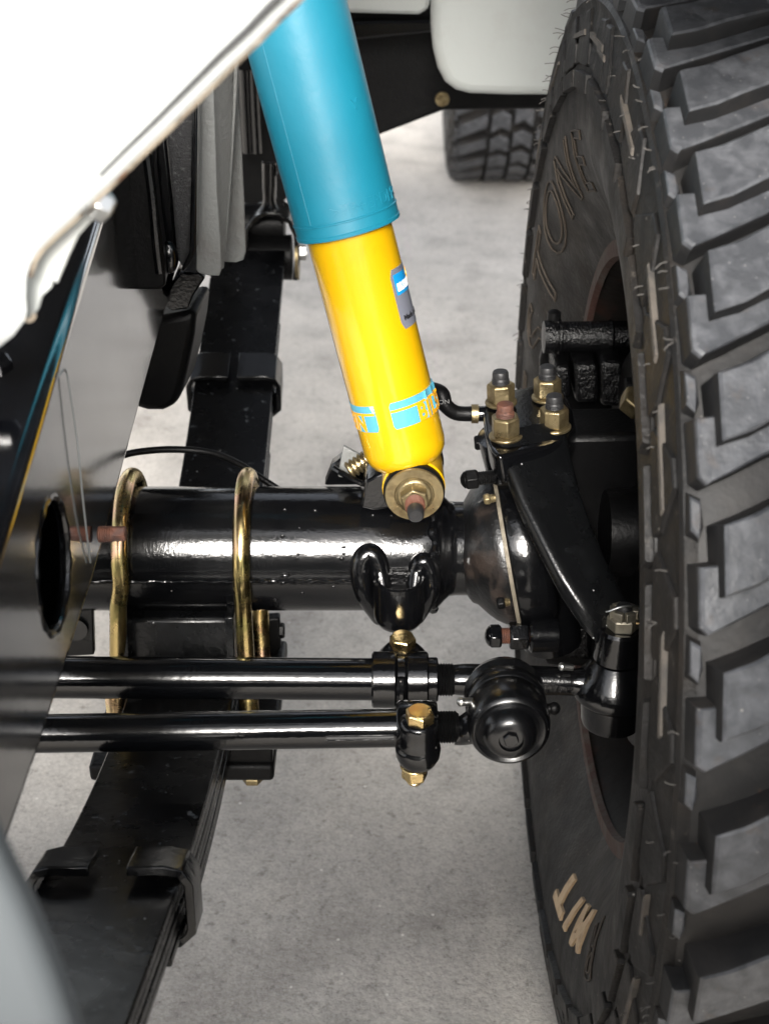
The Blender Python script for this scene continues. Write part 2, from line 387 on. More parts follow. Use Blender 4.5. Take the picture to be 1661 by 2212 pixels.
def to_mesh(name, bm, m, smooth=28):
    bmesh.ops.recalc_face_normals(bm, faces=bm.faces)
    me = bpy.data.meshes.new(name); bm.to_mesh(me); bm.free(); me.materials.append(M[m])
    for p in me.polygons: p.use_smooth = True
    me.set_sharp_from_angle(angle=R(smooth))
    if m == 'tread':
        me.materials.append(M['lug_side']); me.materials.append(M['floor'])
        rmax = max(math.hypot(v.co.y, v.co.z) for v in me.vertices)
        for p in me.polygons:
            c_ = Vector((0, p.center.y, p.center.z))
            if p.normal.dot(c_.normalized()) < 0.45: p.material_index = 2 if p.normal.z > 0.35 and abs(p.normal.x) < 0.8 else 1  # shading by material: lug sides dark, upward-facing ones lighter as if lit
    return me
SK = 24.0    # degrees of arc per metre * skew
def sk(x, k=62): return (x - 0.147) * k   # the lugs climb towards the middle of the tread
def bar(x0, x1, a0, a1, k=62, e=0.0): return [(x0, a0 + sk(x0, k)), (x0, a1 + sk(x0, k)), (x1, a1 + e + sk(x1, k)), (x1, a0 + e + sk(x1, k))]
MESH = {}
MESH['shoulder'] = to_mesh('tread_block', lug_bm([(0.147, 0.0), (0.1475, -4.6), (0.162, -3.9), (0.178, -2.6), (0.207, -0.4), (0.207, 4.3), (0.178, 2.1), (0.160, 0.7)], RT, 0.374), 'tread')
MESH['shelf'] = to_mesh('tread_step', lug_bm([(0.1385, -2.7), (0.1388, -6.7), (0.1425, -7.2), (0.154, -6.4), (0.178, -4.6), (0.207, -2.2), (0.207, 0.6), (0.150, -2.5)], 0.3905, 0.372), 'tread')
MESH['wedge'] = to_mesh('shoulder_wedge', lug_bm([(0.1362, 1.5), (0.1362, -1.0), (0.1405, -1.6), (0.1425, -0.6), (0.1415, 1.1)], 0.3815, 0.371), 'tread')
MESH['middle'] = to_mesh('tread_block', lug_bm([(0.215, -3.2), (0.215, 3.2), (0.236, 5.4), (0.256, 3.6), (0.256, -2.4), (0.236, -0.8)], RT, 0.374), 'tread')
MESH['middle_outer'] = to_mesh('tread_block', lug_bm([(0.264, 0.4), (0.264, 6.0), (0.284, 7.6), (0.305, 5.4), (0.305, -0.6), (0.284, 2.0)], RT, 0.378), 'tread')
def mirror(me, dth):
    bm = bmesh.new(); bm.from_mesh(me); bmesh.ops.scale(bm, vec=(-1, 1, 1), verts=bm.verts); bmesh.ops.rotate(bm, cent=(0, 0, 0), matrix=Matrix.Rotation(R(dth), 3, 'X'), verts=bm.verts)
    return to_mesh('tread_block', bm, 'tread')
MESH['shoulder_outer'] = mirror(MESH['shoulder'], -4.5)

def rib_bm(pts, proud):
    """raised sidewall panel: pts (r, degrees)"""
    bm = bmesh.new()
    lev = [(-0.003, 0.0016), (proud - 0.0006, 0.0004), (proud, -0.0006)]
    cr = sum(p[0] for p in pts) / len(pts); ca = sum(p[1] for p in pts) / len(pts)
    rings = []
    for h, k in lev:
        ring = []
        for r, a in pts:
            dr = r - cr; da = (a - ca) * 0.36 / 57.3; ln = math.hypot(dr, da)
            rr = r + dr / ln * k; aa = a + da / ln * k * 57.3 / 0.36
            ring.append(bm.verts.new(tp(aa, side_x(min(max(rr, .21), .38)) - h, rr)))
        rings.append(ring)
    for a, b in zip(rings, rings[1:]):
        for i in range(len(a)):
            j = (i + 1) % len(a); bm.faces.new((a[i], a[j], b[j], b[i]))
    bm.faces.new(rings[-1])
    return bm
MESH['chevron'] = to_mesh('sidewall_rib', rib_bm([(0.334, 3.6), (0.3400, 4.3), (0.3640, 1.0), (0.3655, -1.2), (0.3460, -4.3), (0.3340, -4.6), (0.332, -3.6)], 0.0022), 'rubber')
MESH['panel'] = to_mesh('sidewall_rib', rib_bm([(0.3500, 4.6), (0.3530, 5.0), (0.3535, -3.2), (0.3500, -3.6)], 0.0030), 'edge_dust')
MESH['panel_short'] = to_mesh('sidewall_rib', rib_bm([(0.3470, 2.2), (0.3495, 2.6), (0.3500, -2.0), (0.3470, -2.4)], 0.0028), 'edge_dust')
MESH['block_side'] = to_mesh('sidewall_rib', rib_bm([(0.318, 3.9), (0.326, 4.6), (0.3285, 4.4), (0.3285, -3.6), (0.318, -4.2)], 0.0045), 'rubber')

def wheel(name, label, y, shoulders, mids, ribs, letters):
    root = thing(name, label, 'wheel', (AX, y, 0))
    hub = Vector((AX, y, 0.4))
    mb = MB()
    prof = [(x - AX, r) for r, x in PROF]; prof = prof + [(-t, r) for t, r in reversed(prof[:-1])]
    mb.lathe(hub, (1, 0, 0), prof, 120, caps=False)
    # fine bead rings on the wall
    for r in (0.3335,):
        x = side_x(r) - AX
        mb.lathe(hub, (1, 0, 0), [(x + 0.002, r - 0.0016), (x - 0.0012, r - 0.0006), (x - 0.0012, r + 0.0006), (x + 0.002, r + 0.0016)], 120, caps=False)
    tyre = bpy.data.objects.new('tyre', None)
    for v_ in mb.bm.verts:
        if v_.co.z < 0.0235:
            v_.co.z = 0.0235
    ty = obj('tyre', mb, 'rubber', None, loc=hub, smooth=25, recalc=True)
    bpy.data.objects.remove(tyre)
    ty.parent = root; ty.location = (0, 0, 0.4)
    ty.data.materials.append(M['floor'])
    for p in ty.data.polygons:
        if math.hypot(p.center.y, p.center.z) > 0.3768: p.material_index = 1
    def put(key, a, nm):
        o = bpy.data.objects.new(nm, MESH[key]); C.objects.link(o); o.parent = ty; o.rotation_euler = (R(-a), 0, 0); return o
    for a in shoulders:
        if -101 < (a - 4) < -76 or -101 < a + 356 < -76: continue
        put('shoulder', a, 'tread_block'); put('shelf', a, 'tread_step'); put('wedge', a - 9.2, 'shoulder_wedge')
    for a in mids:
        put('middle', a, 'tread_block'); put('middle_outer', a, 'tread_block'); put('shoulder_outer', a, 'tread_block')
    for i, a in enumerate(ribs):
        put('chevron', a, 'sidewall_rib')
        if i % 5 not in (1, 3): put('panel' if i % 3 else 'panel_short', a + 2 + ((i * 37) % 5 - 2) * 0.7, 'sidewall_rib')
        put('block_side', a - 3, 'sidewall_rib')
    # rim
    mb = MB(); mb.lathe(hub, (1, 0, 0), [(-0.084, 0.2145), (-0.090, 0.218), (-0.094, 0.2165), (-0.0935, 0.209), (-0.083, 0.203), (-0.06, 0.197), (-0.02, 0.187), (0.03, 0.185), (0.034, 0.05), (0.03, 0.0)], 96, caps=False)
    obj('rim', mb, 'rim', root)
    mb = MB(); mb.lathe(hub, (1, 0, 0), [(-0.0905, 0.2195), (-0.0958, 0.2185), (-0.0962, 0.2065), (-0.0915, 0.2050)], 96, caps=False)
    obj('rim_edge', mb, 'rust_edge', root)
    if y > 1: root.location.x += 0.015
    return root, ty

VIS = [75.4, 66.2, 57.7, 49.5, 40.8, 30.9, 21.5, 10.35, -1.4]
rest = []; a = -1.4 - 10.6
while a > -360 + 75.4 + 9.5: rest.append(a); a -= 10.1
front_wheel, ftyre = wheel('front_wheel', 'big black mud-terrain wheel at the right, seen along its tread and inner wall', 0.0,
                           VIS + rest, [q + 0.0 for q in VIS], [86 - 10.2 * i for i in range(36)], True)
rear_wheel, rtyre = wheel('rear_wheel', 'distant knobbly tyre standing on the bright concrete under the white panel', 2.545,
                          [70 - 10 * i for i in range(16)], [70 - 10 * i for i in range(16)], [80 - 10 * i for i in range(16)], False)
front_wheel.location.x -= 0.002; front_wheel.rotation_euler.z = R(0.6)
# sidewall lettering on the front tyre
def letter(ch, th, r0, size, solid, m, nm, xs=1.0):
    bm = text_bm(ch, size, 0.0 if not solid else 0.0012, 0.0021 if solid else 0.0, 0.0 if solid else 0.00075, 0.25 if not solid else 0.12)
    for _ in range(3):
        long_ = [e for e in bm.edges if e.calc_length() > 0.004]
        if long_: bmesh.ops.subdivide_edges(bm, edges=long_, cuts=1)
    for v in bm.verts:
        lx, ly, lz = v.co
        r = r0 + ly
        v.co = tp(th - math.degrees(lx * xs / r0), side_x(r) - 0.0008 - lz, r)
    o = obj(nm, bm, m, None, smooth=30, merge=False, recalc=solid); o.parent = ftyre
    return o
for ch, th in zip('ESTONE', (184, 169, 154, 138.5, 122.5, 107)):
    letter(ch, th, 0.268, 0.058, False, 'outline', 'sidewall_letter', 1.55)
for ch, th, sz in (('M', -53.5, 0.036), ('/', -63.0, 0.033), ('T', -72.0, 0.036)):
    letter(ch, th, 0.264, sz, True, 'cream', 'sidewall_letter', 1.5)
letter('R', -38, 0.276, 0.052, False, 'outline', 'sidewall_letter', 1.4)
# moulding whiskers
mb = MB(); rnd = random.Random(3)
for i in range(118):
    if i < 62:
        th = rnd.uniform(-60, 80); r, x = rnd.choice([(0.3725, 0.1333), (0.3725, 0.1333), (0.352, 0.1300), (0.378, 0.139), (0.340, 0.129)]); ln = rnd.uniform(0.0025, 0.005)
    else:
        th = rnd.uniform(95, 205); r, x = rnd.choice([(0.3905, 0.1385), (0.3725, 0.1333), (0.3815, 0.1362)]); ln = rnd.uniform(0.004, 0.008)
    p = tp(th, x, r) + Vector((AX, 0, 0.4)); d = Vector((-1, rnd.uniform(-.5, .5), rnd.uniform(-.45, .35))).normalized()
    mb.tube([p - d * 0.002, p + d * ln * 0.5, p + d * ln + Vector((0, rnd.uniform(-.002, .002), rnd.uniform(-.002, .001)))], 0.00032, 5, sub=2)
h = obj('whisker', mb, 'hair', None); h.parent = front_wheel; h.location = (-AX, 0, 0); h['kind'] = 'stuff'

# ================================================================== SHOCK ABSORBER
PIN = Vector((0.02, -1, -0.05)).normalized()
WC = L(893, 1067, Y=-0.0735)
E = WC - PIN * 0.0226
T2 = L(657, 118, d=0.842)
AXD = (T2 - E).normalized()
S_ = (Vector((1, 0, 0)) - AXD * AXD.x).normalized(); F_ = S_.cross(AXD)
shock = thing('shock_absorber', 'yellow and blue shock absorber leaning above the axle', 'shock absorber', E)
RY, RB = 0.0271, 0.0322
def vpix(p):
    q = Vector(p) - CAM; return 1106 - FPX * q.dot(UP) / q.dot(FWD)
def s_at(v):
    lo, hi = 0.0, 0.6
    for _ in range(40):
        m_ = (lo + hi) / 2
        if vpix(E + AXD * m_) > v: lo = m_
        else: hi = m_
    return lo
s_bot = s_at(984); s_blue = s_at(492)
mb = MB(); mb.lathe(E, AXD, [(s_bot - 0.006, 0.006), (s_bot - 0.0055, 0.0185), (s_bot - 0.002, 0.0235), (s_bot + 0.003, 0.0262), (s_bot + 0.008, RY), (0.42, RY), (0.42, 0.01)], 64)
body = obj('body', mb, 'yellow', shock)
mb = MB(); mb.lathe(E, AXD, [(s_blue + 0.001, RB - 0.003), (s_blue - 0.0005, RB - 0.0006), (s_blue, RB + 0.0006), (s_blue + 0.0022, RB + 0.0008), (s_blue + 0.0026, RB + 0.0003), (s_blue + 0.0085, RB + 0.0003), (s_blue + 0.0089, RB + 0.0007),
    (s_blue + 0.0096, RB + 0.0007), (s_blue + 0.010, RB), (0.56, RB + 0.0006), (0.56, 0.01)], 72)
cover = obj('dust_cover', mb, 'blue', shock)
def cyl_pt(phi, hgt, r): return E + AXD * hgt + (F_ * math.cos(phi) + S_ * math.sin(phi)) * r
def wrap_patch(name, m, ph0, ph1, h0, h1, r, parent, th=0.0003, corner=0.0, n=24, warp=None):
    mb = MB(); rows = 8; g0 = []; g1 = []
    for k in range(rows + 1):
        hh = h0 + (h1 - h0) * k / rows; row0 = []; row1 = []
        for i in range(n + 1):
            fr = i / n; e = 0.0
            if corner:
                dd = min(hh - h0, h1 - hh)
                if dd < corner: e = (corner - math.sqrt(max(corner ** 2 - (corner - dd) ** 2, 0))) / r
            ph = (ph0 + e) + ((ph1 - e) - (ph0 + e)) * fr
            wv = warp(ph, hh) if warp else 0.0
            row0.append(cyl_pt(ph, hh, r + th + wv)); row1.append(cyl_pt(ph, hh, r - 0.0002))
        g0.append(row0); g1.append(row1)
    mb.rings(g0, closed=False, caps=False)
    edge0 = [g0[k][0] for k in range(rows + 1)] + g0[-1][1:] + [g0[k][-1] for k in range(rows - 1, -1, -1)] + list(reversed(g0[0][1:-1]))
    edge1 = [g1[k][0] for k in range(rows + 1)] + g1[-1][1:] + [g1[k][-1] for k in range(rows - 1, -1, -1)] + list(reversed(g1[0][1:-1]))
    mb.rings([edge0, edge1], closed=True, caps=False)
    return obj(name, mb, m, parent, smooth=40)
def wrap_text(name, body, size, phc, hc, r, m, parent, offset=0.0, extr=0.00012, xs=1.0, bold=0.0, left=False, track=1.0):
    bm = text_bm(body, size, extr, bold, track=track)
    if left:
        x0 = min(v.co.x for v in bm.verts)
        for v in bm.verts: v.co.x -= x0
    bmesh.ops.subdivide_edges(bm, edges=[e for e in bm.edges if e.calc_length() > 0.004], cuts=2)
    for v in bm.verts:
        v.co = cyl_pt(phc + v.co.x * xs / r, hc + v.co.y, r + 0.0004 + v.co.z + offset)
    return obj(name, bm, m, parent, smooth=30, recalc=False)
hb = s_at(872)
rip = lambda ph, hh: 0.0007 * max(0, noise.noise((ph * 9, hh * 40, 3.1))) + (0.0010 * max(0, math.sin(ph * 22)) if ph > 0.9 else 0)
B0, B1 = hb - 0.0088, hb + 0.0088
band = wrap_patch('sticker_band', 'sticker_blue', R(-3), R(172), B0, B1, RY, body, 0.00025, 0.0012, 60, rip)
band2 = wrap_patch('sticker_band', 'sticker_blue', R(-178), R(-24), B0, B1, RY, body, 0.00025, 0.0012, 60)
wrap_patch('stripe', 'ink_yellow', R(-2.6), R(168), hb + 0.0025, hb + 0.0041, RY + 0.0002, band, 0.0004, 0, 60, rip)
wrap_patch('stripe', 'ink_yellow', R(-176), R(-25.5), hb + 0.0025, hb + 0.0041, RY + 0.0002, band2, 0.0003, 0, 60)
wrap_text('lettering', 'BILSTEIN', 0.0152, R(33.5), hb - 0.0032, RY, 'ink_yellow', band, 0.0010, xs=0.80, bold=0.0006, left=True, track=1.12)
wrap_text('lettering', 'BILSTEIN', 0.0152, R(-153), hb - 0.0032, RY, 'ink_yellow', band2, 0, xs=0.80, bold=0.0006, left=True, track=1.12)
# curled corner of the band
mb = MB(); mb.prism([cyl_pt(R(-24), hb + 0.0088, RY + 0.0003), cyl_pt(R(-29), hb + 0.0088, RY + 0.0012), cyl_pt(R(-25), hb + 0.004, RY + 0.0014)], F_ * 0.0002)
obj('curled_corner', mb, 'ink_white', band2)
hl = s_at(648)
lab = wrap_patch('label_plate', 'label_grey', R(43), R(118), hl - 0.0195, hl + 0.0185, RY, body, 0.0002, 0.0022, 30)
wrap_patch('blue_field', 'label_blue', R(48), R(112), hl + 0.0020, hl + 0.0150, RY + 0.0002, lab, 0.00015, 0, 30)
wrap_text('lettering', 'BILSTEIN', 0.0066, R(51), hl + 0.0064, RY, 'ink_white', lab, 0.0001, xs=0.72, bold=0.0003, left=True)
mb = MB(); mb.lathe(cyl_pt(R(96), hl + 0.0108, RY + 0.0002), F_ * math.cos(R(96)) + S_ * math.sin(R(96)), [(0, 0.0042), (0.0005, 0.0042), (0.0005, 0.0001)], 20)
obj('badge_dot', mb, 'ink_yellow', lab)
wrap_text('lettering', 'Made in Germany', 0.0048, R(86), hl - 0.0128, RY, 'ink_black', lab, 0.0001, xs=1.0, bold=0.0001)
# moulded lettering on the dust cover
bm = text_bm('>PP+EPDM<', 0.0105, 0.0003)
bmesh.ops.subdivide_edges(bm, edges=[e for e in bm.edges if e.calc_length() > 0.004], cuts=2)
for v in bm.verts: v.co = cyl_pt(R(38) + v.co.x / RB, s_blue + 0.0155 + v.co.y, RB + 0.0001 + v.co.z)
obj('moulded_letters', bm, 'blue', cover, recalc=False)
bm = text_bm('Y', 0.009, 0.0003)
for v in bm.verts: v.co = cyl_pt(R(46) - v.co.x / RB, s_at(238) + v.co.y, RB + 0.0003 + v.co.z)
obj('moulded_letters', bm, 'blue', cover, recalc=False)
mb = MB(); mb.tube([cyl_pt(R(-38), s_blue + 0.011 + k * 0.02, RB + 0.0001) for k in range(18)], 0.00035, 6, sub=1)
obj('mould_line', mb, 'blue', cover)
# lower eye, bush and nut: the pin points to the front, level
ey = E + Vector((0.0005, 0, 0.0))
mb = MB(); mb.lathe(ey - PIN * 0.017, PIN, [(0, 0.012), (0, 0.0198), (0.001, 0.0206), (0.031, 0.0206), (0.032, 0.0198), (0.032, 0.012)], 40)
mb.lathe(E + AXD * 0.010, AXD, [(0, 0.0150), (0.012, 0.0155), (0.019, 0.0165), (s_bot - 0.012 + 0.004, 0.019)], 32)
obj('lower_eye', mb, 'yellow', shock)
mb = MB(); mb.lathe(ey + PIN * 0.0145, PIN, [(0, 0.010), (0, 0.0188), (0.002, 0.0200), (0.006, 0.0200), (0.0075, 0.0188), (0.0075, 0.01)], 40)
mb.lathe(ey - PIN * 0.024, PIN, [(0, 0.010), (0, 0.0195), (0.002, 0.0215), (0.006, 0.0215), (0.0075, 0.0195), (0.0075, 0.01)], 40)
obj('rubber_bush', mb, 'black_matt', shock)
wf = ey + PIN * 0.0215
mb = MB(); mb.lathe(wf, PIN, [(0, 0.006), (0, 0.0185), (0.0012, 0.0191), (0.0026, 0.0187), (0.0027, 0.0130), (0.0019, 0.0122), (0.0019, 0.006)], 44)
obj('washer', mb, 'brass', shock)
mb = MB(); mb.lathe(wf + PIN * 0.0018, PIN, [(0, 0.0115), (0.0015, 0.0118), (0.0028, 0.0105)], 30); mb.hex(wf + PIN * 0.003, PIN, 0.0095, 0.0168, 0.35)
obj('nut', mb, 'brass', shock, bevel=0.0004)
mb = MB(); mb.thread(wf + PIN * 0.009, PIN, 0.0115, 0.0065, 0.0013)
obj('threaded_pin', mb, 'rust', shock)
mb = MB(); mb.lathe(wf + PIN * 0.0208, PIN, [(0, 0.0052), (0.0018, 0.0054), (0.0070, 0.0052), (0.0086, 0.0042), (0.0082, 0.0018), (0.0088, 0.0)], 24)
obj('pin_tip', mb, 'stud_end', shock)

# ================================================================== AXLE HOUSING
ZC = 0.399
axle = thing('axle_housing', 'thick glossy black axle tube with a welded saddle cup, running across the view', 'axle', (-0.1, 0, 0.35))
mb = MB(); mb.lathe((-0.36, 0, ZC), (1, 0, 0), [(0, 0.0447), (0.385, 0.0447), (0.392, 0.0440), (0.398, 0.0430), (0.4025, 0.0380), (0.406, 0.0345), (0.411, 0.0338), (0.4240, 0.0338), (0.430, 0.033), (0.430, 0.02)], 72)
obj('tube', mb, 'black', axle, smooth=50)
# weld seam along the front of the tube
mb = MB(); rnd = random.Random(5); pts = []; xx = -0.30
th = R(-1)
while xx < -0.012:
    k = 0.0447 + rnd.uniform(-0.0002, 0.0007); pts.append((xx, -k * math.cos(th + rnd.uniform(-.015, .015)), ZC + k * math.sin(th + rnd.uniform(-.015, .015)))); xx += 0.0042
mb.tube(pts, lambda t: 0.0010 + 0.0004 * math.sin(t * 160) + 0.0003 * math.sin(t * 61), 8, sub=3)
mb2 = MB()
obj('weld_seam', mb, 'black', axle)
# circular weld near the end of the tube
mb = MB(); pts = []
for i in range(61):
    a_ = 2 * math.pi * i / 60; rr = 0.0440 + rnd.uniform(-0.0006, 0.0008); pts.append((0.034 + rnd.uniform(-0.0012, 0.0012), rr * math.cos(a_), ZC + rr * math.sin(a_)))
mb.tube(pts, lambda t: 0.0030 + 0.0009 * math.sin(t * 120), 8, sub=2)
obj('weld_ring', mb, 'black', axle)
# swivel ball
KP = R(11)
N_ = Vector((math.cos(KP), 0, math.sin(KP)))
BC = Vector((0.083, -0.002, ZC))
mb = MB(); mb.lathe(BC - N_ * 0.024, N_, [(-0.004, 0.03), (-0.0015, 0.0343), (0.002, 0.0362), (0.005, 0.0400), (0.009, 0.0450), (0.014, 0.0498), (0.020, 0.0537), (0.025, 0.0553), (0.028, 0.055)], 64)
obj('swivel_ball', mb, 'dirt_iron', axle, smooth=60)
# saddle cup welded to the front of the tube
cx_, cy_ = L(862, 1290, Y=-0.058).x, -0.056
zt, zb = L(862, 1248, Y=-0.056).z, L(862, 1342, Y=-0.056).z
mb = MB(); mb.lathe((cx_, cy_, zb - 0.004), (0, 0, 1), [(0, 0.002), (0.001, 0.0095), (0.0035, 0.0145), (0.008, 0.0173), (0.014, 0.0178), (zt - zb + 0.004 - 0.001, 0.0178), (zt - zb + 0.004, 0.0165), (zt - zb + 0.003, 0.0140), (zt - zb - 0.004, 0.0125), (zt - zb - 0.006, 0.0)], 40)
obj('saddle_cup', mb, 'black', axle)
def on_tube(u, v, lift=0.003):
    r_ = ray(u, v); o_ = CAM.copy(); rad = 0.0447 + lift; oy, oz = o_.y, o_.z - ZC
    A = r_.y ** 2 + r_.z ** 2; B = oy * r_.y + oz * r_.z; Cc = oy * oy + oz * oz - rad * rad; D = B * B - A * Cc
    t = (-B - math.sqrt(max(D, 0))) / A; return o_ + r_ * t
for pts, r0 in (([(808, 1325), (790, 1286), (779, 1240), (783, 1208), (799, 1196), (813, 1208), (821, 1236), (828, 1262)], 0.0070), ([(914, 1325), (929, 1280), (931, 1240), (921, 1216), (908, 1216), (900, 1236), (894, 1262)], 0.0062)):
    mb = MB(); P_ = [on_tube(u, v, 0.0015) for u, v in pts]
    P_[0] = P_[0] + Vector((0.004 if pts[0][0] < 860 else -0.004, -0.004, 0)); P_[-1] = P_[-1] + Vector((0, -0.008, -0.002))
    mb.tube(P_, lambda t, r0=r0: r0 * (0.92 + 0.16 * math.sin(math.pi * t)), 16, sub=5)
    for q in (P_[0], P_[-1]): mb.sphere(q, r0 * 0.92, 14, 10)
    obj('cup_arm', mb, 'black', axle, smooth=80)
mb = MB(); mb.prism([L(u, v, Y=-0.050) for u, v in ((820, 1236), (905, 1236), (905, 1290), (820, 1290))], (0, 0.02, 0)); obj('cup_throat', mb, 'black_cast', axle, bevel=0.002)
# mount for the shock eye
pl = [L(u, v, Y=-0.040) for u, v in ((790, 1040), (822, 1022), (850, 1020), (850, 1098), (806, 1103), (778, 1096))]
mb = MB(); mb.prism(pl, (0, 0.030, 0)); obj('shock_mount', mb, 'black', axle, bevel=0.0018)
pl = [L(u, v, Y=-0.010) for u, v in ((905, 985), (935, 972), (952, 985), (955, 1015), (945, 1100), (880, 1100))]
mb = MB(); mb.prism(pl, (0, 0.008, 0)); obj('shock_mount', mb, 'black', axle, bevel=0.0015)
# paint runs and small blisters on the tube
rnd = random.Random(11)
mb = MB()
for i in range(26):
    u, v = rnd.uniform(580, 930), rnd.uniform(1090, 1300); p = on_tube(u, v, 0.0)
    mb.sphere(p, rnd.uniform(0.0006, 0.0016), 8, 6, (1.2, 0.5, 1.0))
for u, v in ((616, 1243), (591, 1255)): mb.sphere(on_tube(u, v, 0), 0.003, 10, 8, (1.3, 0.6, 0.6))
o = obj('paint_blister', mb, 'black', axle); o['kind'] = 'stuff'
# spring saddle under the tube
mb = MB(); mb.prism([(-0.183, -0.036, 0.362), (-0.108, -0.036, 0.362), (-0.104, -0.044, 0.322), (-0.186, -0.044, 0.322)], (0, 0.08, 0))
obj('spring_saddle', mb, 'black_worn', axle, bevel=0.003)
for x in (-0.1855, -0.1115):
    mb = MB(); mb.prism([(x, -0.050, 0.372), (x, -0.060, 0.325), (x, 0.055, 0.325), (x, 0.046, 0.372)], (0.0062, 0, 0)); obj('saddle_ear', mb, 'black_worn', axle, bevel=0.001)

# ================================================================== STEERING KNUCKLE
kn = thing('steering_knuckle', 'black cast steering knuckle behind the pale seal plate at the axle end', 'steering knuckle', BC)
rp = MB(); rp.lathe(BC + N_ * 0.0035, N_, [(0, 0.052), (0, 0.0615), (0.0026, 0.0622), (0.0028, 0.052)], 72)
obj('seal_plate', rp, 'seal', kn)
mb = MB(); mb.lathe(BC + N_ * 0.0062, N_, [(0, 0.054), (0.0006, 0.0598), (0.003, 0.0606), (0.012, 0.0608), (0.021, 0.0596), (0.026, 0.056), (0.029, 0.050), (0.034, 0.02)], 72)
obj('knuckle_bowl', mb, 'black', kn, smooth=45)
KU = Vector((-math.sin(KP), 0, math.cos(KP)))
mb = MB(); mb.lathe(BC + N_ * 0.026 - KU * 0.088, KU, [(0, 0.018), (0.003, 0.022), (0.03, 0.024), (0.06, 0.022), (0.12, 0.022), (0.15, 0.026), (0.178, 0.028), (0.180, 0.02)], 40)
obj('kingpin_boss', mb, 'black', kn)
mb = MB(); mb.lathe((0.172, 0.0, 0.395), (1, 0, 0), [(0, 0.03), (0.004, 0.05), (0.03, 0.055), (0.034, 0.02)], 56)
obj('hub_flange', mb, 'black_matt', kn)
mb = MB(); mb.prism([L(u, v, Y=-0.005) for u, v in ((1170, 1215), (1235, 1205), (1275, 1300), (1280, 1430), (1185, 1420))], (0, 0.03, 0)); obj('knuckle_web', mb, 'black_cast', kn, bevel=0.004)
mb = MB(); mb.prism([L(u, v, Y=0.012) for u, v in ((1172, 990), (1236, 941), (1410, 938), (1410, 1450), (1176, 1440))], (0, 0.05, 0)); obj('hub_carrier', mb, 'black_matt', kn, bevel=0.005)
mb = MB(); mb.lathe(L(1300, 1150, Y=-0.012), (1, 0, 0), [(0, 0.02), (0.002, 0.030), (0.03, 0.032), (0.034, 0.044), (0.05, 0.045), (0.052, 0.02)], 40); obj('wheel_hub', mb, 'black_matt', kn)
def bolt(parent, p, axis, head_af, head_h, shank, r, m_head, m_thr, nm='stop_bolt', dome=False, pitch=0.0014):
    axis = Vector(axis).normalized(); p = Vector(p)
    mb = MB()
    if dome:
        mb.lathe(p - axis * 0.003, axis, [(0, 0.002), (0.001, head_af * 0.32), (0.003, head_af * 0.5)], 20)
    mb.hex(p, axis, head_h, head_af, 0.4)
    h_ = obj(nm, mb, m_head, parent, bevel=0.0005)
    mb = MB(); mb.thread(p + axis * (head_h - 0.001), axis, shank, r, pitch)
    obj('bolt_thread', mb, m_thr, h_)
    return h_
p = L(1004, 1037, X=0.054); bolt(kn, p, (1, 0.05, 0.1), 0.0125, 0.009, 0.012, 0.0048, 'black_matt', 'black_matt', dome=True)
p = L(1024, 957, X=0.0625); bolt(kn, p, (1, 0, 0.1), 0.0100, 0.007, 0.007, 0.004, 'black_matt', 'black_matt')
p = L(1056, 1374, X=0.0725); bolt(kn, p, (1, 0.03, 0.0), 0.0150, 0.0085, 0.040, 0.0058, 'black_tube', 'rust', dome=True)
mb = MB(); mb.hex(L(1056, 1374, X=0.0725) + Vector((0.0138, 0.0004, 0)), (1, 0.03, 0), 0.0135, 0.0175, 0.3); obj('lock_nut', mb, 'black', kn, bevel=0.0006)
p0_ = L(1056, 1374, X=0.0725) + Vector((0.0275, 0.0008, 0)); mb = MB(); mb.cyl(p0_, p0_ + Vector((0.021, 0.001, 0)), 0.0120, ch=0.0015); obj('stop_boss', mb, 'black', kn)
p = L(1044, 1079, X=0.0665); bolt(kn, p, (1, 0, 0.15), 0.0072, 0.005, 0.004, 0.003, 'brass', 'brass', 'plate_bolt')
p = L(1072, 1304, X=0.077); bolt(kn, p, (1, 0, 0.15), 0.0080, 0.006, 0.004, 0.003, 'black_matt', 'brass', 'plate_bolt')

# ================================================================== STEERING ARM
arm = thing('steering_lever', 'black forged steering arm held by four nuts on the knuckle, reaching forward', 'steering arm', (0.1, 0, 0.48))
top = [(1042, 918), (1040, 870), (1062, 842), (1120, 838), (1165, 826), (1215, 840), (1236, 872), (1240, 905), (1228, 946), (1190, 962), (1130, 975), (1075, 985), (1050, 962)]
mb = MB(); mb.prism([L(u, v, Z=0.497) for u, v in top], (0.004, 0, -0.022)); obj('top_plate', mb, 'black', arm, bevel=0.004, seg=3)
cl = [(1150, 950, -0.022, 0.0255, 0.0100), (1166, 1020, -0.040, 0.0242, 0.0105), (1192, 1100, -0.060, 0.0220, 0.0110), (1226, 1180, -0.078, 0.0198, 0.0110), (1262, 1255, -0.094, 0.0185, 0.0108), (1302, 1322, -0.106, 0.0165, 0.0105), (1334, 1362, -0.110, 0.0150, 0.0100)]
rings = []
for u, v, y, hw, ht in cl:
    c = L(u, v, Y=y); side = Vector((0.93, 0.36, 0)); upv = Vector((-0.12, 0.25, 0.96)).normalized()
    rings.append([c + side * hw * (abs(math.cos(a_)) ** 0.4) * math.copysign(1, math.cos(a_)) + upv * ht * (abs(math.sin(a_)) ** 0.4) * math.copysign(1, math.sin(a_)) for a_ in [2 * math.pi * k / 24 for k in range(24)]])
mb = MB(); mb.rings(rings); obj('arm', mb, 'black_worn', arm, smooth=60)
o_ = arm.children[-1]; sm = o_.modifiers.new('smooth', 'SUBSURF'); sm.levels = 2; sm.render_levels = 2
nuts = [(1082, 872, 0.0), (1182, 861, 0.2), (1092, 945, 0.45), (1197, 926, 0.3)]
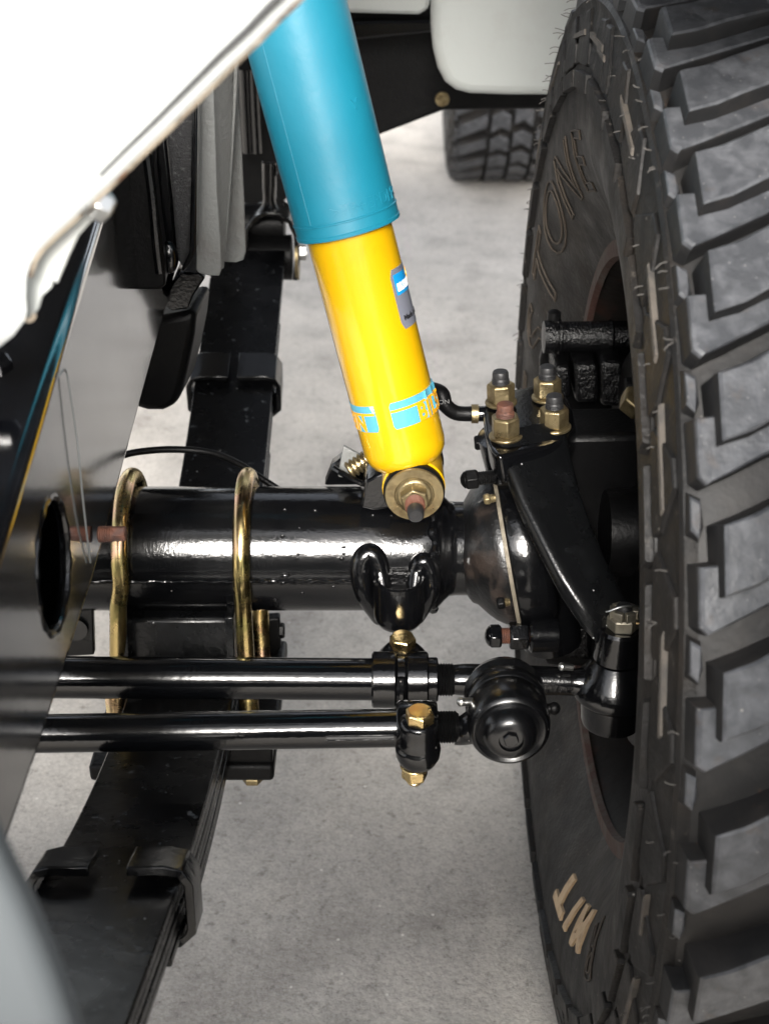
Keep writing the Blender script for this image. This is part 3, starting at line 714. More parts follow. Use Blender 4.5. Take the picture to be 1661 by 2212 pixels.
for i, (u, v, ph) in enumerate(nuts):
    b_ = L(u, v, Z=0.4985); ax_ = Vector((-0.06, -0.02, 1)).normalized()
    mb = MB(); mb.lathe(b_, ax_, [(0, 0.0108), (0.0006, 0.0114), (0.0020, 0.0114), (0.0026, 0.0104)], 32); mb.hex(b_ + ax_ * 0.0026, ax_, 0.0135, 0.0172, ph)
    nu = obj('nut', mb, 'brass', arm, bevel=0.0005)
    mb = MB(); mb.thread(b_ + ax_ * 0.0155, ax_, 0.0050, 0.0062, 0.0013); mb.lathe(b_ + ax_ * 0.0205, ax_, [(0, 0.0058), (0.0035, 0.0056), (0.0045, 0.0050), (0.0046, 0.0)], 20)
    obj('stud', mb, 'rust' if i == 2 else 'stud_end', nu)

# ================================================================== TIE ROD (upper, farther)
tie = thing('tie_rod', 'upper black tie rod with a split clamp and castle nut joint', 'tie rod', (0.0, -0.109, 0.35))
ty_, tz_ = -0.109, L(500, 1462, Y=-0.109).z
xr = lambda u: L(u, 1466, Y=ty_).x
tz2 = L(900, 1468, Y=ty_).z
P0, P1 = Vector((-0.36, ty_, tz_ + 0.0008)), Vector((xr(944), ty_, tz2))
mb = MB(); mb.cyl(P0, P1, 0.0141, ch=0.0012, seg=44); obj('tube', mb, 'black_tube', tie)
d_ = (P1 - P0).normalized()
mb = MB(); mb.thread(P1 - d_ * 0.002, d_, xr(985) - xr(944), 0.0112, 0.0018); obj('thread', mb, 'black_matt', tie)
JX = L(1326, 1480, Y=-0.112)
mb = MB(); mb.tube([Vector((xr(980), ty_, tz2)), Vector((xr(1010), ty_, tz2)), Vector((xr(1090), ty_ - 0.001, tz2)), Vector((xr(1180), ty_ - 0.002, tz2 + 0.0005)), Vector((xr(1240), ty_ - 0.003, tz2)), Vector((JX.x - 0.008, -0.112, JX.z))], lambda t: 0.0100 + 0.0008 * math.sin(t * 6) + 0.0045 * max(0, t - 0.8) * 5, 20)
obj('shank', mb, 'black', tie)
def zv(v, y): return L(1322, v, Y=y).z
jz0, jz1 = zv(1560, -0.112), zv(1425, -0.112)
mb = MB(); hh = jz1 - jz0
mb.lathe((JX.x, -0.112, jz0), (0, 0, 1), [(0, 0.010), (0.001, 0.0195), (0.004, 0.0205), (hh * 0.42, 0.0216), (hh * 0.44, 0.0250), (hh * 0.50, 0.0274), (hh * 0.58, 0.0276), (hh * 0.66, 0.0262), (hh * 0.78, 0.0225), (hh * 0.88, 0.0190), (hh * 0.95, 0.0165), (hh, 0.0145)], 48)
obj('joint_body', mb, 'black', tie, smooth=50)
ez1 = zv(1352, -0.112)
mb = MB(); mb.lathe((JX.x, -0.112, jz1 + 0.001), (0.02, 0.02, 1), [(0, 0.0145), (0.001, 0.0155), (ez1 - jz1 - 0.004, 0.0150), (ez1 - jz1 - 0.002, 0.0135), (ez1 - jz1 - 0.002, 0.005)], 36)
obj('taper_eye', mb, 'black', arm)
# castle nut
nb = Vector((JX.x + 0.002, -0.112, ez1 - 0.002)); na = Vector((0.0, 0.05, 1)).normalized()
mb = MB(); mb.hex(nb, na, 0.0095, 0.0185, 0.1)
a3, e1, e2 = frame(na)
for k in range(6):
    aa = 0.1 + (k + 0.5) * math.pi / 3 + math.pi / 6
    dd = e1 * math.cos(aa) + e2 * math.sin(aa); tt = na.cross(dd)
    c_ = nb + na * 0.0118 + dd * 0.0072
    mb.rings([[c_ + dd * x + tt * y + na * z for x, y in ((-0.002, -0.0030), (0.0018, -0.0034), (0.0018, 0.0034), (-0.002, 0.0030))] for z in (-0.0035, 0.0032)])
cn = obj('castle_nut', mb, 'castle', tie, bevel=0.0004)
mb = MB(); mb.lathe(nb + na * 0.009, na, [(0, 0.0050), (0.007, 0.0052), (0.0085, 0.0045), (0.009, 0.0)], 20); obj('stud', mb, 'stud_end', cn)
c0 = nb + na * 0.0125
mb = MB(); mb.tube([c0 + Vector((-0.0125, -0.006, 0.0038)), c0 + Vector((-0.010, -0.007, 0.0052)), c0 + Vector((-0.004, -0.007, 0.0078)), c0 + Vector((0.003, -0.006, 0.0080)), c0 + Vector((0.009, -0.003, 0.0055)), c0 + Vector((0.0118, 0.002, 0.001)), c0 + Vector((0.0095, 0.006, -0.001)), c0 + Vector((0.002, 0.004, -0.001))], lambda t: (0.0011, 0.0007), 8)
obj('split_pin', mb, 'steel', tie)
mb = MB(); mb.tube([c0 + Vector((0.007, -0.008, -0.004)), c0 + Vector((0.0115, -0.008, -0.0032)), c0 + Vector((0.015, -0.0078, -0.003))], 0.0008, 8); obj('split_pin', mb, 'zinc', tie)
mb = MB(); mb.cyl(L(1236, 1442, Y=-0.116), L(1216, 1440, Y=-0.117), 0.0022); mb.sphere(L(1214, 1440, Y=-0.117), 0.0028, 12, 8); obj('grease_nipple', mb, 'steel', tie)
# clamp on the tie rod: two half collars and an upright bolt behind the tube
clp = None
mb = MB(); x0, x1 = xr(803), xr(925)
for a_, b_ in ((x0, xr(856)), (xr(877), x1)):
    mb.lathe((a_, ty_, tz2), (1, 0, 0), [(0, 0.0140), (0, 0.0174), (0.0012, 0.0188), (b_ - a_ - 0.0012, 0.0188), (b_ - a_, 0.0174), (b_ - a_, 0.0140)], 40)
mb.lathe((xr(856), ty_, tz2), (1, 0, 0), [(0, 0.0150), (0.001, 0.0158), (xr(877) - xr(856) - 0.001, 0.0158), (xr(877) - xr(856), 0.015)], 40)
clp = obj('clamp', mb, 'black', tie)
mb = MB()
yb = ty_ + 0.022; xb = xr(870)
zt_ = L(870, 1394, Y=yb).z
mb.lathe((xb, yb, zt_ - 0.046), (0, 0, 1), [(0, 0.008), (0.003, 0.0145), (0.012, 0.0172), (0.032, 0.0176), (0.039, 0.0160), (0.0435, 0.0120), (0.0455, 0.0085)], 32)
obj('clamp_ear', mb, 'black', clp, smooth=60)
mb = MB(); mb.hex((xb, yb, zt_ - 0.001), (0.03, -0.05, 1), 0.0085, 0.0158, 0.2); mb.lathe((xb, yb, zt_ + 0.0072), (0.03, -0.05, 1), [(0, 0.0075), (0.0007, 0.0070), (0.0009, 0)], 24); obj('clamp_bolt', mb, 'zinc', clp, bevel=0.0005)
mb = MB(); mb.lathe((xr(922), ty_, tz2), (1, 0, 0), [(0, 0.0142), (0.001, 0.0150), (0.0062, 0.0150), (0.0072, 0.0142)], 36); obj('collar', mb, 'black', tie)
mb = MB(); mb.tube([(xr(867), ty_ - 0.0150, tz2 + 0.012), (xr(866), ty_ - 0.0185, tz2), (xr(866), ty_ - 0.013, tz2 - 0.013)], 0.0036, 10); obj('clamp_rib', mb, 'black', clp)

# ================================================================== DRAG LINK (lower, nearer)
lk = thing('drag_link', 'lower black rod nearest the viewer ending in a domed ball joint', 'drag link', (0, -0.17, 0.34))
ly = -0.172
xl = lambda u: L(u, 1575, Y=ly).x
Q0 = L(60, 1585, Y=ly); Q1 = L(862, 1572, Y=ly)
dl = (Q1 - Q0).normalized(); Q00 = Q0 - dl * 0.15
mb = MB(); mb.cyl(Q00, Q1, 0.0121, ch=0.001, seg=44); obj('tube', mb, 'black_tube', lk)
# slot in the tube end with a dark gap
def on_link(u, k):   # point on the near face of the tube, k metres below its middle line
    c_ = Q0 + dl * ((L(u, 1577, Y=ly).x - Q0.x) / dl.x); vd = (c_ - CAM).normalized(); up_ = (UP - vd * UP.dot(vd)).normalized()
    return c_ - up_ * k - vd * math.sqrt(0.0121 ** 2 - k * k)
mb = MB(); mb.tube([on_link(u, 0.0056) for u in (706, 740, 776, 812, 850)], 0.0009, 6, sub=1); obj('tube_slot', mb, 'seam', lk)
mb = MB(); mb.tube([on_link(u, 0.0044) for u in (704, 740, 776, 812, 850)], 0.0006, 6, sub=1); obj('slot_edge', mb, 'black_tube', lk)
mb = MB(); mb.tube([on_link(u, 0.0070) for u in (704, 740, 776, 812, 850)], 0.0006, 6, sub=1); obj('slot_edge', mb, 'black_tube', lk)
e0 = L(945, 1579, Y=ly)
mb = MB(); mb.thread(Q1, dl, (e0 - Q1).length + 0.0125, 0.0104, 0.0017); obj('thread', mb, 'black_matt', lk)
BJ = L(1098, 1560, Y=-0.178)
mb = MB(); mb.tube([L(980, 1580, Y=ly), L(1000, 1578, Y=ly), L(1035, 1565, Y=ly - 0.002), BJ + Vector((0, 0.008, 0.0))], lambda t: 0.0085 + 0.007 * t * t, 20); obj('neck', mb, 'black', lk)
BA = Vector((0.0, -math.cos(R(4)), math.sin(R(4))))
mb = MB(); mb.lathe(BJ - BA * 0.030, BA, [(-0.022, 0.0), (-0.022, 0.010), (-0.016, 0.0175), (-0.010, 0.0225), (-0.004, 0.0245), (0.0, 0.0225), (0.004, 0.0236), (0.009, 0.0245), (0.013, 0.0242), (0.0145, 0.0228), (0.0165, 0.0228), (0.018, 0.0238), (0.026, 0.0246), (0.032, 0.0244),
    (0.038, 0.0236), (0.0405, 0.0222), (0.0415, 0.0205), (0.0405, 0.0186), (0.0400, 0.0178), (0.0412, 0.0168), (0.0445, 0.0158), (0.0485, 0.0135), (0.0508, 0.0105), (0.0512, 0.0072), (0.0490, 0.0066), (0.0490, 0.0)], 64)
for v_ in mb.bm.verts:
    q_ = v_.co - BJ; t_ = q_.dot(BA); v_.co = BJ + BA * t_ + (q_ - BA * t_) * 1.05
bjo = obj('ball_joint', mb, 'black_joint', lk, smooth=40)
mb = MB(); mb.hex(BJ + BA * 0.0192, BA, 0.0020, 0.0085, 0.2, 0.0006); mb.lathe(BJ + BA * 0.0195, BA, [(0, 0.0040), (0.0018, 0.0036), (0.0020, 0)], 16); obj('centre_plug', mb, 'black_tube', lk)
mb = MB(); mb.cyl(L(1022, 1516, Y=-0.170), L(998, 1516, Y=-0.172), 0.0026); mb.sphere(L(996, 1516, Y=-0.172), 0.0030, 12, 8); obj('grease_nipple', mb, 'steel', lk)
mb = MB(); mb.cyl(L(1172, 1532, Y=-0.165), L(1194, 1530, Y=-0.165), 0.0032); mb.sphere(L(1196, 1530, Y=-0.165), 0.0042, 12, 8); obj('grease_nipple', mb, 'black_matt', lk)
# clamp with the bolt standing in front of the tube
cb = L(902, 1600, Y=ly - 0.019)
cl_ = None
mb = MB(); xa, xb2 = xl(856), xl(944)
mb.lathe((xa, ly, Q1.z + 0.0005), (1, 0, 0), [(0, 0.0125), (0, 0.0150), (0.002, 0.0166), (xb2 - xa - 0.002, 0.0166), (xb2 - xa, 0.0150), (xb2 - xa, 0.0125)], 36)
cl_ = obj('clamp', mb, 'black', lk, smooth=50)
ztop = L(905, 1556, Y=ly - 0.021).z; zbot = L(905, 1655, Y=ly - 0.021).z; H = ztop - zbot
mb = MB(); mb.lathe((cb.x, ly - 0.020, zbot), (0.02, 0, 1), [(0, 0.0075), (0.003, 0.0112), (0.008, 0.0135), (H * 0.38, 0.0140), (H * 0.44, 0.0136), (H * 0.47, 0.0126), (H * 0.50, 0.0128), (H * 0.6, 0.0120), (H * 0.8, 0.0112), (H * 0.93, 0.0122), (H, 0.0105)], 36)
obj('clamp_ear', mb, 'black', cl_, smooth=60)
mb = MB(); ba = Vector((0.02, -0.06, 1)).normalized(); t0 = Vector((cb.x + 0.001, ly - 0.021, ztop))
mb.hex(t0 - ba * 0.001, ba, 0.0082, 0.0158, 0.35); mb.lathe(t0 + ba * 0.0070, ba, [(0, 0.0074), (0.0007, 0.0070), (0.0009, 0)], 24); obj('clamp_bolt', mb, 'zinc', cl_, bevel=0.0005)
n0 = Vector((cb.x - 0.0015, ly - 0.020, zbot + 0.001))
mb = MB(); mb.lathe(n0, -ba, [(0, 0.0092), (0.0015, 0.0094), (0.002, 0.0085)], 24); mb.hex(n0 - ba * 0.002, -ba, 0.0090, 0.0145, 0.2); obj('clamp_nut', mb, 'zinc', cl_, bevel=0.0006)
mb = MB(); mb.thread(n0 - ba * 0.0105, -ba, 0.0035, 0.0056, 0.0013); obj('bolt_thread', mb, 'zinc', cl_)

# ================================================================== LEAF SPRING
XS = -0.145
sp = thing('leaf_spring', 'long black leaf spring pack passing under the axle tube', 'leaf spring', (XS, 0, 0.27))
def sz(y):
    a_ = abs(y)
    return 0.314 + (0.62 * a_ * a_ if a_ < 0.3 else 0.0558 + 0.372 * (a_ - 0.3))
HW = 0.0365
ext = [(-0.66, 0.545), (-0.64, 0.52), (-0.56, 0.44), (-0.47, 0.36), (-0.36, 0.29), (-0.25, 0.21)]
TH = 0.0066
for i, (y0, y1) in enumerate(ext):
    n = 48; rings = []
    for k in range(n + 1):
        y = y0 + (y1 - y0) * k / n; z = sz(y) - i * (TH + 0.0006); hw = HW - 0.0004 * (i % 2)
        cxx = XS + 0.012 * y if y > 0 else XS
        rings.append([Vector((cxx - hw, y, z)), Vector((cxx + hw, y, z)), Vector((cxx + hw + 0.0004, y, z - TH * 0.5)), Vector((cxx + hw, y, z - TH)), Vector((cxx - hw, y, z - TH)), Vector((cxx - hw - 0.0004, y, z - TH * 0.5))])
    mb = MB(); mb.rings(rings); obj('leaf', mb, 'spring', sp, bevel=0.0009)
mb = MB(); mb.lathe((XS - 0.031, 0.560, sz(0.545) + 0.010), (1, 0, 0), [(0, 0.012), (0, 0.0215), (0.072, 0.0215), (0.072, 0.012)], 36); obj('spring_eye', mb, 'black_matt', sp)
def clip(y, nleaf, wid, tabs, drop):
    z = sz(y) + 0.0052; zl = z - 0.005 - nleaf * (TH + 0.0006) - drop; x0, x1 = XS - HW - 0.0015 + (0.012 * y if y > 0 else 0), XS + HW + 0.0015 + (0.012 * y if y > 0 else 0); r_ = 0.006
    path = [(x0 + tabs, z + 0.0005), (x0 + r_ * 1.4, z + 0.0008), (x0 + r_ * 0.3, z - 0.0008), (x0 - 0.0012, z - r_), (x0 - 0.001, zl + 0.004), (x0 + 0.003, zl), (x1 - 0.003, zl), (x1 + 0.001, zl + 0.004), (x1 + 0.0012, z - r_), (x1 - r_ * 0.3, z - 0.0008), (x1 - r_ * 1.4, z + 0.0008), (x1 - tabs, z + 0.0005)]
    sl = -0.37 if y < 0 else 0.37
    pts = [Vector((px, y + (0), pz)) for px, pz in path]
    mb = MB(); mb.ribbon(pts, 0.0055, Vector((0, wid, wid * sl)))
    return obj('spring_clip', mb, 'clip_paint', sp, bevel=0.0009)
clip(-0.324, 5, 0.028, 0.028, 0.002)
clip(0.335, 3, 0.032, 0.034, 0.006)

# ================================================================== U-BOLTS
def u_bolt(label, xt, xb, mname):
    t = thing('u_bolt', label, 'u-bolt', ((xt + xb) / 2, 0, 0.27), 'gold u-bolts clamping the axle to the spring')
    rr = 0.0525; pts = []
    zf = lambda k: k
    for k in range(7): pts.append((xb + (xt - xb) * k / 8, -rr, 0.285 + (ZC - 0.285) * k / 7))
    for k in range(13):
        a_ = math.pi - math.pi * k / 12; pts.append((xt, rr * math.cos(a_), ZC + (rr) * math.sin(a_)))
    for k in range(1, 7): pts.append((xt + (xb - xt) * k / 8, rr, ZC - (ZC - 0.285) * k / 6))
    mb = MB(); mb.tube(pts, 0.0060, 18, sub=3); obj('bow', mb, mname, t)
    for s_ in (-1, 1):
        mb = MB(); mb.thread((xb, s_ * rr, 0.318), (0, 0, -1), 0.075, 0.0070, 0.0016); obj('thread', mb, 'gold', t)
        mb = MB(); mb.hex((xb, s_ * rr, 0.252), (0, 0, -1), 0.013, 0.02); obj('nut', mb, 'brass', t)
    return t
u_bolt('gold u-bolt over the axle tube, partly behind the chassis rail', -0.181, -0.1935, 'gold')
u_bolt('gold u-bolt over the axle tube, standing clear between rail and shock absorber', -0.098, -0.0975, 'gold')

# spring plate under the pack
pt = thing('spring_plate', 'thick black clamping plate under the leaf spring', 'spring plate', (XS, 0, 0.25))
mb = MB(); mb.box((XS, 0.0, 0.2605), (0.132, 0.165, 0.014)); obj('plate', mb, 'black_matt', pt, bevel=0.003)
mb = MB(); mb.prism([L(u, v, Y=0.062) for u, v in ((545, 1338), (604, 1336), (607, 1398), (596, 1420), (545, 1420))], (0, 0.01, 0)); obj('upright', mb, 'black_matt', pt, bevel=0.0015)
mb = MB(); mb.hex(L(602, 1362, Y=0.066), (1, 0, 0), 0.005, 0.011); obj('bolt', mb, 'black_matt', pt)
mb = MB(); mb.prism([L(u, v, Y=-0.078) for u, v in ((486, 1610), (588, 1604), (590, 1668), (580, 1678), (486, 1676))], (0, 0.035, 0)); obj('front_lug', mb, 'black_matt', pt, bevel=0.002)
mb = MB(); mb.hex(L(546, 1672, Y=-0.070), (0, 0, -1), 0.006, 0.014); obj('bolt', mb, 'brass', pt)
# bracket at the far left under the rail
lb = thing('link_bracket', 'black bracket plate with a round hole, left of the u-bolt and under the rail', 'bracket', (-0.215, -0.02, 0.3))
def ring_plate(outer, hole_c, hole_r, th_vec, nseg=28):
    """flat plate with a round hole: outer ring sampled to nseg"""
    pass
pl = [L(u, v, Y=0.0) for u, v in ((120, 1275), (200, 1272), (204, 1415), (110, 1420))]
mb = MB(); mb.prism(pl, (0, 0.007, 0)); obj('plate', mb, 'black_worn', lb, bevel=0.001)
mb = MB(); mb.lathe(L(164, 1358, Y=-0.0015), (0, -1, 0), [(0, 0.006), (0, 0.0095), (0.002, 0.0092), (0.002, 0.006)], 24); obj('hole_rim', mb, 'black', lb)
mb = MB(); mb.lathe(L(164, 1358, Y=-0.0005), (0, -1, 0), [(0, 0.006), (0.0008, 0.006), (0.0008, 0.0001)], 20); obj('hole_plug', mb, 'edge_dust', lb)

# ================================================================== FRAME RAIL
rail = thing('frame_rail', 'glossy black box-section chassis rail with a round hole, left side', 'chassis rail', (-0.2, -0.1, 0.5))
XR, XW = -0.16, -0.245
topz = lambda y: 0.611 + (y + 0.377) * 0.2293
botz = lambda y: 0.5005 if y < -0.36 else (0.5005 + (y + 0.36) * 0.05 if y < -0.22 else 0.5075 + (y + 0.22) * 0.128)
hc = Vector((XR, -0.2955, 0.5565)); hr = 0.0335
ys = [-0.62, -0.52, -0.44, -0.36, -0.30, -0.22, -0.15, -0.05, 0.1, 0.3, 0.55, 0.8]
# inner web with the hole: two half outlines joined to the circle
bm = bmesh.new()
TW = 0.0045
NB = 48
loop = [(y, topz(y) - 0.0068) for y in ys] + [(y, botz(y)) for y in reversed(ys)]
circ = [(hc.y + hr * math.cos(2 * math.pi * k / NB), hc.z + hr * math.sin(2 * math.pi * k / NB)) for k in range(NB)]
cvs = []
for x in (XR, XR - TW):
    edges = []
    for pts in (loop, circ):
        vv = [bm.verts.new((x, y, z)) for y, z in pts]
        edges += [bm.edges.new((vv[k], vv[(k + 1) % len(vv)])) for k in range(len(vv))]
    cvs.append(vv)
    bmesh.ops.triangle_fill(bm, use_beauty=True, use_dissolve=False, edges=edges, normal=(1, 0, 0))
for k in range(NB):
    j_ = (k + 1) % NB; bm.faces.new((cvs[0][k], cvs[0][j_], cvs[1][j_], cvs[1][k]))
obj('web', bm, 'rail', rail, smooth=40)
# top flange with rounded shoulder, bottom flange, outer web
mb = MB(); rings = []
for y in ys:
    z = topz(y); rings.append([Vector((XR - r_ + r_ * math.cos(a_), y, z - r_ + r_ * math.sin(a_))) for r_, a_ in [(0.007, R(q)) for q in (0, 15, 30, 45, 60, 75, 90)]] + [Vector((XW, y, z)), Vector((XW, y, z - TW)), Vector((XR - 0.008, y, z - TW)), Vector((XR - 0.004, y, z - 0.009))])
mb.rings(rings); obj('top_flange', mb, 'rail', rail, smooth=50)
mb = MB(); mb.rings([[Vector((XR, y, botz(y) - 0.0005)), Vector((XW, y, botz(y) - 0.0005)), Vector((XW, y, botz(y) - TW)), Vector((XR - 0.001, y, botz(y) - TW))] for y in ys]); obj('bottom_flange', mb, 'rail', rail)
mb = MB(); mb.rings([[Vector((XW, y, topz(y) - TW)), Vector((XW + TW, y, topz(y) - TW)), Vector((XW + TW, y, botz(y))), Vector((XW, y, botz(y)))] for y in ys]); obj('outer_web', mb, 'black_matt', rail)
# raw edge of the hole
mb = MB(); P_ = [Vector((XR - 0.001, hc.y + hr * math.cos(a_), hc.z + hr * math.sin(a_))) for a_ in [2 * math.pi * k / 48 for k in range(49)]]
mb.tube(P_, lambda t: 0.0022 + 0.0004 * math.sin(t * 90), 8, sub=1); obj('hole_edge', mb, 'black', rail)
# rusty bolt end under the rail and bolt heads on top
p = L(214, 1154, X=-0.158)
mb = MB(); mb.thread(p, (1, -0.02, 0.02), 0.0085, 0.0048, 0.0013); obj('drain_bolt', mb, 'rust', rail)
mb = MB(); mb.hex(L(238, 1153, d=(p - CAM).dot(FWD)), (1, -0.02, 0.02), 0.0090, 0.0078, 0.3, 0.0006); obj('bolt_tip', mb, 'rust', rail, bevel=0.0004)
mb = MB(); mb.hex(L(-6, 800, d=0.66), (0, -0.2, 1), 0.006, 0.014); obj('bolt_head', mb, 'black', rail)
# thin clear strand hanging over the rail
st = MB(); st.tube([L(128, 812, X=XR + 0.001), L(142, 800, X=XR + 0.002), L(152, 850, X=XR + 0.0025), L(168, 960, X=XR + 0.003), L(180, 1080, X=XR + 0.0025), L(188, 1150, X=XR + 0.002), L(196, 1215, X=XR + 0.001)], 0.00055, 6)
strand = tag(obj('clear_strand', st, mat('clear_plastic_strand', (0.12, 0.125, 0.125), 0.3), None), 'thin pale plastic strand hanging down the side of the chassis rail', 'strand')

# ================================================================== CROSS MEMBER AND BODY UNDERSIDE
cm = thing('cross_member', 'black frame cross member spanning behind the shock absorber', 'cross member', (0, 0.75, 0.5))
pl = [L(u, v, Y=0.75) for u, v in ((480, -60), (480, 420), (560, 455), (610, 440), (700, 340), (820, 292), (958, 239), (1240, 236), (1240, -60))]
mb = MB(); mb.prism(pl, (0, 0.05, 0)); obj('beam', mb, 'black_matt', cm, bevel=0.004)
mb = MB(); mb.lathe(L(955, 214, Y=0.748), (0, -1, 0), [(0, 0.0085), (0.002, 0.0080), (0.002, 0.0045), (0.0045, 0.0042), (0.0045, 0)], 20); obj('bolt', mb, 'brass', cm)
mb = MB(); mb.prism([L(u, v, Y=0.70) for u, v in ((760, 48), (935, 44), (935, 70), (760, 88))], (0, 0.03, 0)); obj('pipe_clip', mb, 'black', cm, bevel=0.003)
for u in (528, 548):
    mb = MB(); mb.tube([L(u, 150, Y=0.70), L(u + 3, 230, Y=0.70), L(u + 8, 330, Y=0.70)], 0.006, 12); obj('brake_pipe', mb, 'black', cm)

mg = thing('inner_mudguard', 'white inner mudguard panel with rounded corner, at the top behind the tyre', 'mudguard', (0.12, 0.55, 0.6))
pl = [(932, -80), (931, 60), (936, 110), (946, 150), (962, 180), (985, 197), (1015, 205), (1100, 208), (1300, 208), (1300, -80)]
mb = MB(); mb.prism([L(u, v, Y=0.55) for u, v in pl], (0, 0.03, 0)); obj('panel', mb, 'white_dirty_shaded', mg, bevel=0.010, seg=4)
mb = MB(); mb.prism([L(u, v, Y=0.60) for u, v in ((700, -60), (700, 22), (760, 28), (905, 32), (925, 20), (940, -60))], (0, 0.05, 0)); obj('floor_edge', mb, 'white_dirty_shaded', mg, bevel=0.004)

# ================================================================== SPRING HANGER
sh = thing('spring_hanger', 'black hanger bracket holding the rear spring eye', 'spring hanger', (-0.12, 0.55, 0.44))
YH = 0.545
ec = L(592, 552, Y=YH)
mb = MB(); path = [L(u, v, Y=YH - 0.02) for u, v in ((536, 560), (538, 500), (552, 478), (575, 468), (600, 470), (622, 484), (634, 510), (637, 560), (632, 606))]
mb.ribbon(path, -0.005, (0, 0.05, 0)); obj('bracket', mb, 'black', sh, bevel=0.001)
mb = MB(); mb.lathe(L(536, 556, Y=YH), (1, 0, 0), [(0, 0.01), (0, 0.0235), (0.046, 0.0235), (0.046, 0.01)], 32); obj('bush', mb, 'black_matt', sh)
mb = MB(); mb.lathe(L(640, 556, Y=YH - 0.004), (1, 0, 0.0), [(0, 0.006), (0, 0.0235), (0.003, 0.0235), (0.003, 0.006)], 28); obj('washer', mb, 'brass', sh)
mb = MB(); mb.hex(L(646, 546, Y=YH - 0.006), (1, 0, 0), 0.008, 0.014); mb.cyl(L(652, 546, Y=YH - 0.006), L(664, 546, Y=YH - 0.006), 0.004); obj('nut', mb, 'steel', sh)
for u in (575, 589):
    mb = MB(); mb.tube([L(u, 352, Y=YH - 0.01), L(u, 400, Y=YH - 0.01), L(u, 440, Y=YH - 0.01), L(u + (24 if u > 580 else -22), 478, Y=YH - 0.01)], 0.0036, 10); obj('pipe', mb, 'black', sh)
mb = MB(); mb.prism([L(u, v, Y=YH - 0.006) for u, v in ((566, 350), (598, 350), (596, 440), (570, 440))], (0, 0.006, 0)); obj('stay', mb, 'black', sh, bevel=0.001)
mb = MB(); mb.hex(L(600, 372, Y=YH - 0.01), (1, 0, 0), 0.006, 0.012); obj('bolt', mb, 'black', sh)

# ================================================================== BUMP STOP
bs = thing('bump_stop', 'black rubber bump stop hanging under the chassis rail', 'bump stop', L(365, 740, Y=0.12))
Yb = 0.12
mb = MB()
front = [(332, 690), (424, 672), (418, 730), (404, 800), (392, 850), (380, 878), (352, 890), (318, 890), (285, 880), (262, 870), (300, 760)]
mb.prism([L(u, v, Y=Yb) for u, v in front], (0.006, 0.055, 0.004)); obj('rubber_block', mb, 'black_matt', bs, bevel=0.006, seg=3)
mb = MB(); mb.prism([L(u, v, Y=Yb - 0.012) for u, v in ((352, 660), (372, 672), (408, 668), (418, 640), (444, 600), (430, 590), (392, 588), (372, 612))], (0, 0.06, 0)); obj('mount_cup', mb, 'black', bs, bevel=0.0015)

# ================================================================== GREY TOWER BRACKET, FLAPS
tw = thing('tower_bracket', 'grey painted folded sheet bracket beside the blue shock cover', 'bracket', L(470, 500, Y=0.08))
mb = MB(); mb.prism([L(430, 90, Y=0.05), L(458, 70, Y=0.05), L(470, 420, Y=0.05), L(477, 520, Y=0.05), L(480, 580, Y=0.05), L(474, 596, Y=0.05), L(452, 596, Y=0.05), L(430, 590, Y=0.05), L(424, 582, Y=0.05), L(426, 420, Y=0.05)], (0.0, 0.003, 0)); obj('front_leaf', mb, 'grey_sheet', tw, bevel=0.0008)
mb = MB(); mb.prism([L(458, 70, Y=0.053), L(506, 60, Y=0.085), L(500, 240, Y=0.085), L(489, 430, Y=0.078), L(481, 560, Y=0.060), L(480, 582, Y=0.055), L(470, 420, Y=0.053)], (0.0012, 0.003, 0)); obj('side_leaf', mb, 'grey_sheet', tw, bevel=0.0006)
mb = MB(); mb.tube([L(512, 60, Y=0.084), L(507, 200, Y=0.084), L(496, 390, Y=0.078), L(484, 545, Y=0.060)], lambda t: 0.0019 - 0.0008 * t, 8); obj('folded_edge', mb, 'grey_sheet', tw)
mb = MB(); mb.prism([L(505, 60, Y=0.12), L(513, 60, Y=0.12), L(518, 240, Y=0.12), L(527, 420, Y=0.12), L(531, 545, Y=0.12), L(526, 562, Y=0.12), L(510, 568, Y=0.12), L(484, 566, Y=0.12), L(488, 400, Y=0.12)], (0, 0.003, 0)); obj('rear_leaf', mb, 'grey_sheet', tw, bevel=0.0008)

rf = thing('rubber_flap', 'stiff black rubber flap hanging over the chassis rail face', 'flap', L(320, 500, Y=0.0))
mb = MB(); mb.prism([L(270, 300, Y=-0.005), L(312, 300, Y=-0.005), L(330, 340, Y=-0.005), L(345, 480, Y=-0.005), L(356, 560, Y=-0.005), L(359, 618, Y=-0.005), L(345, 626, Y=-0.005), L(300, 627, Y=-0.005), L(288, 618, Y=-0.005), L(284, 520, Y=-0.005), L(276, 420, Y=-0.005)], (-0.002, 0.028, 0)); obj('flap', mb, 'black_matt', rf, bevel=0.002)
mb = MB(); mb.tube([L(316, 330, Y=-0.008), L(328, 420, Y=-0.008), L(337, 520, Y=-0.008), L(345, 590, Y=-0.008)], 0.0028, 8); obj('moulded_rib', mb, 'black', rf)
ff = thing('felt_strip', 'frayed black felt strip between rubber flap and grey bracket', 'felt strip', L(390, 450, Y=0.02))
mb = MB(); mb.prism([L(352, 180, Y=0.02), L(418, 150, Y=0.02), L(416, 420, Y=0.02), L(409, 545, Y=0.02), L(396, 580, Y=0.02), L(383, 560, Y=0.02), L(372, 420, Y=0.02)], (0, 0.010, 0)); obj('felt', mb, 'fabric', ff, bevel=0.002)
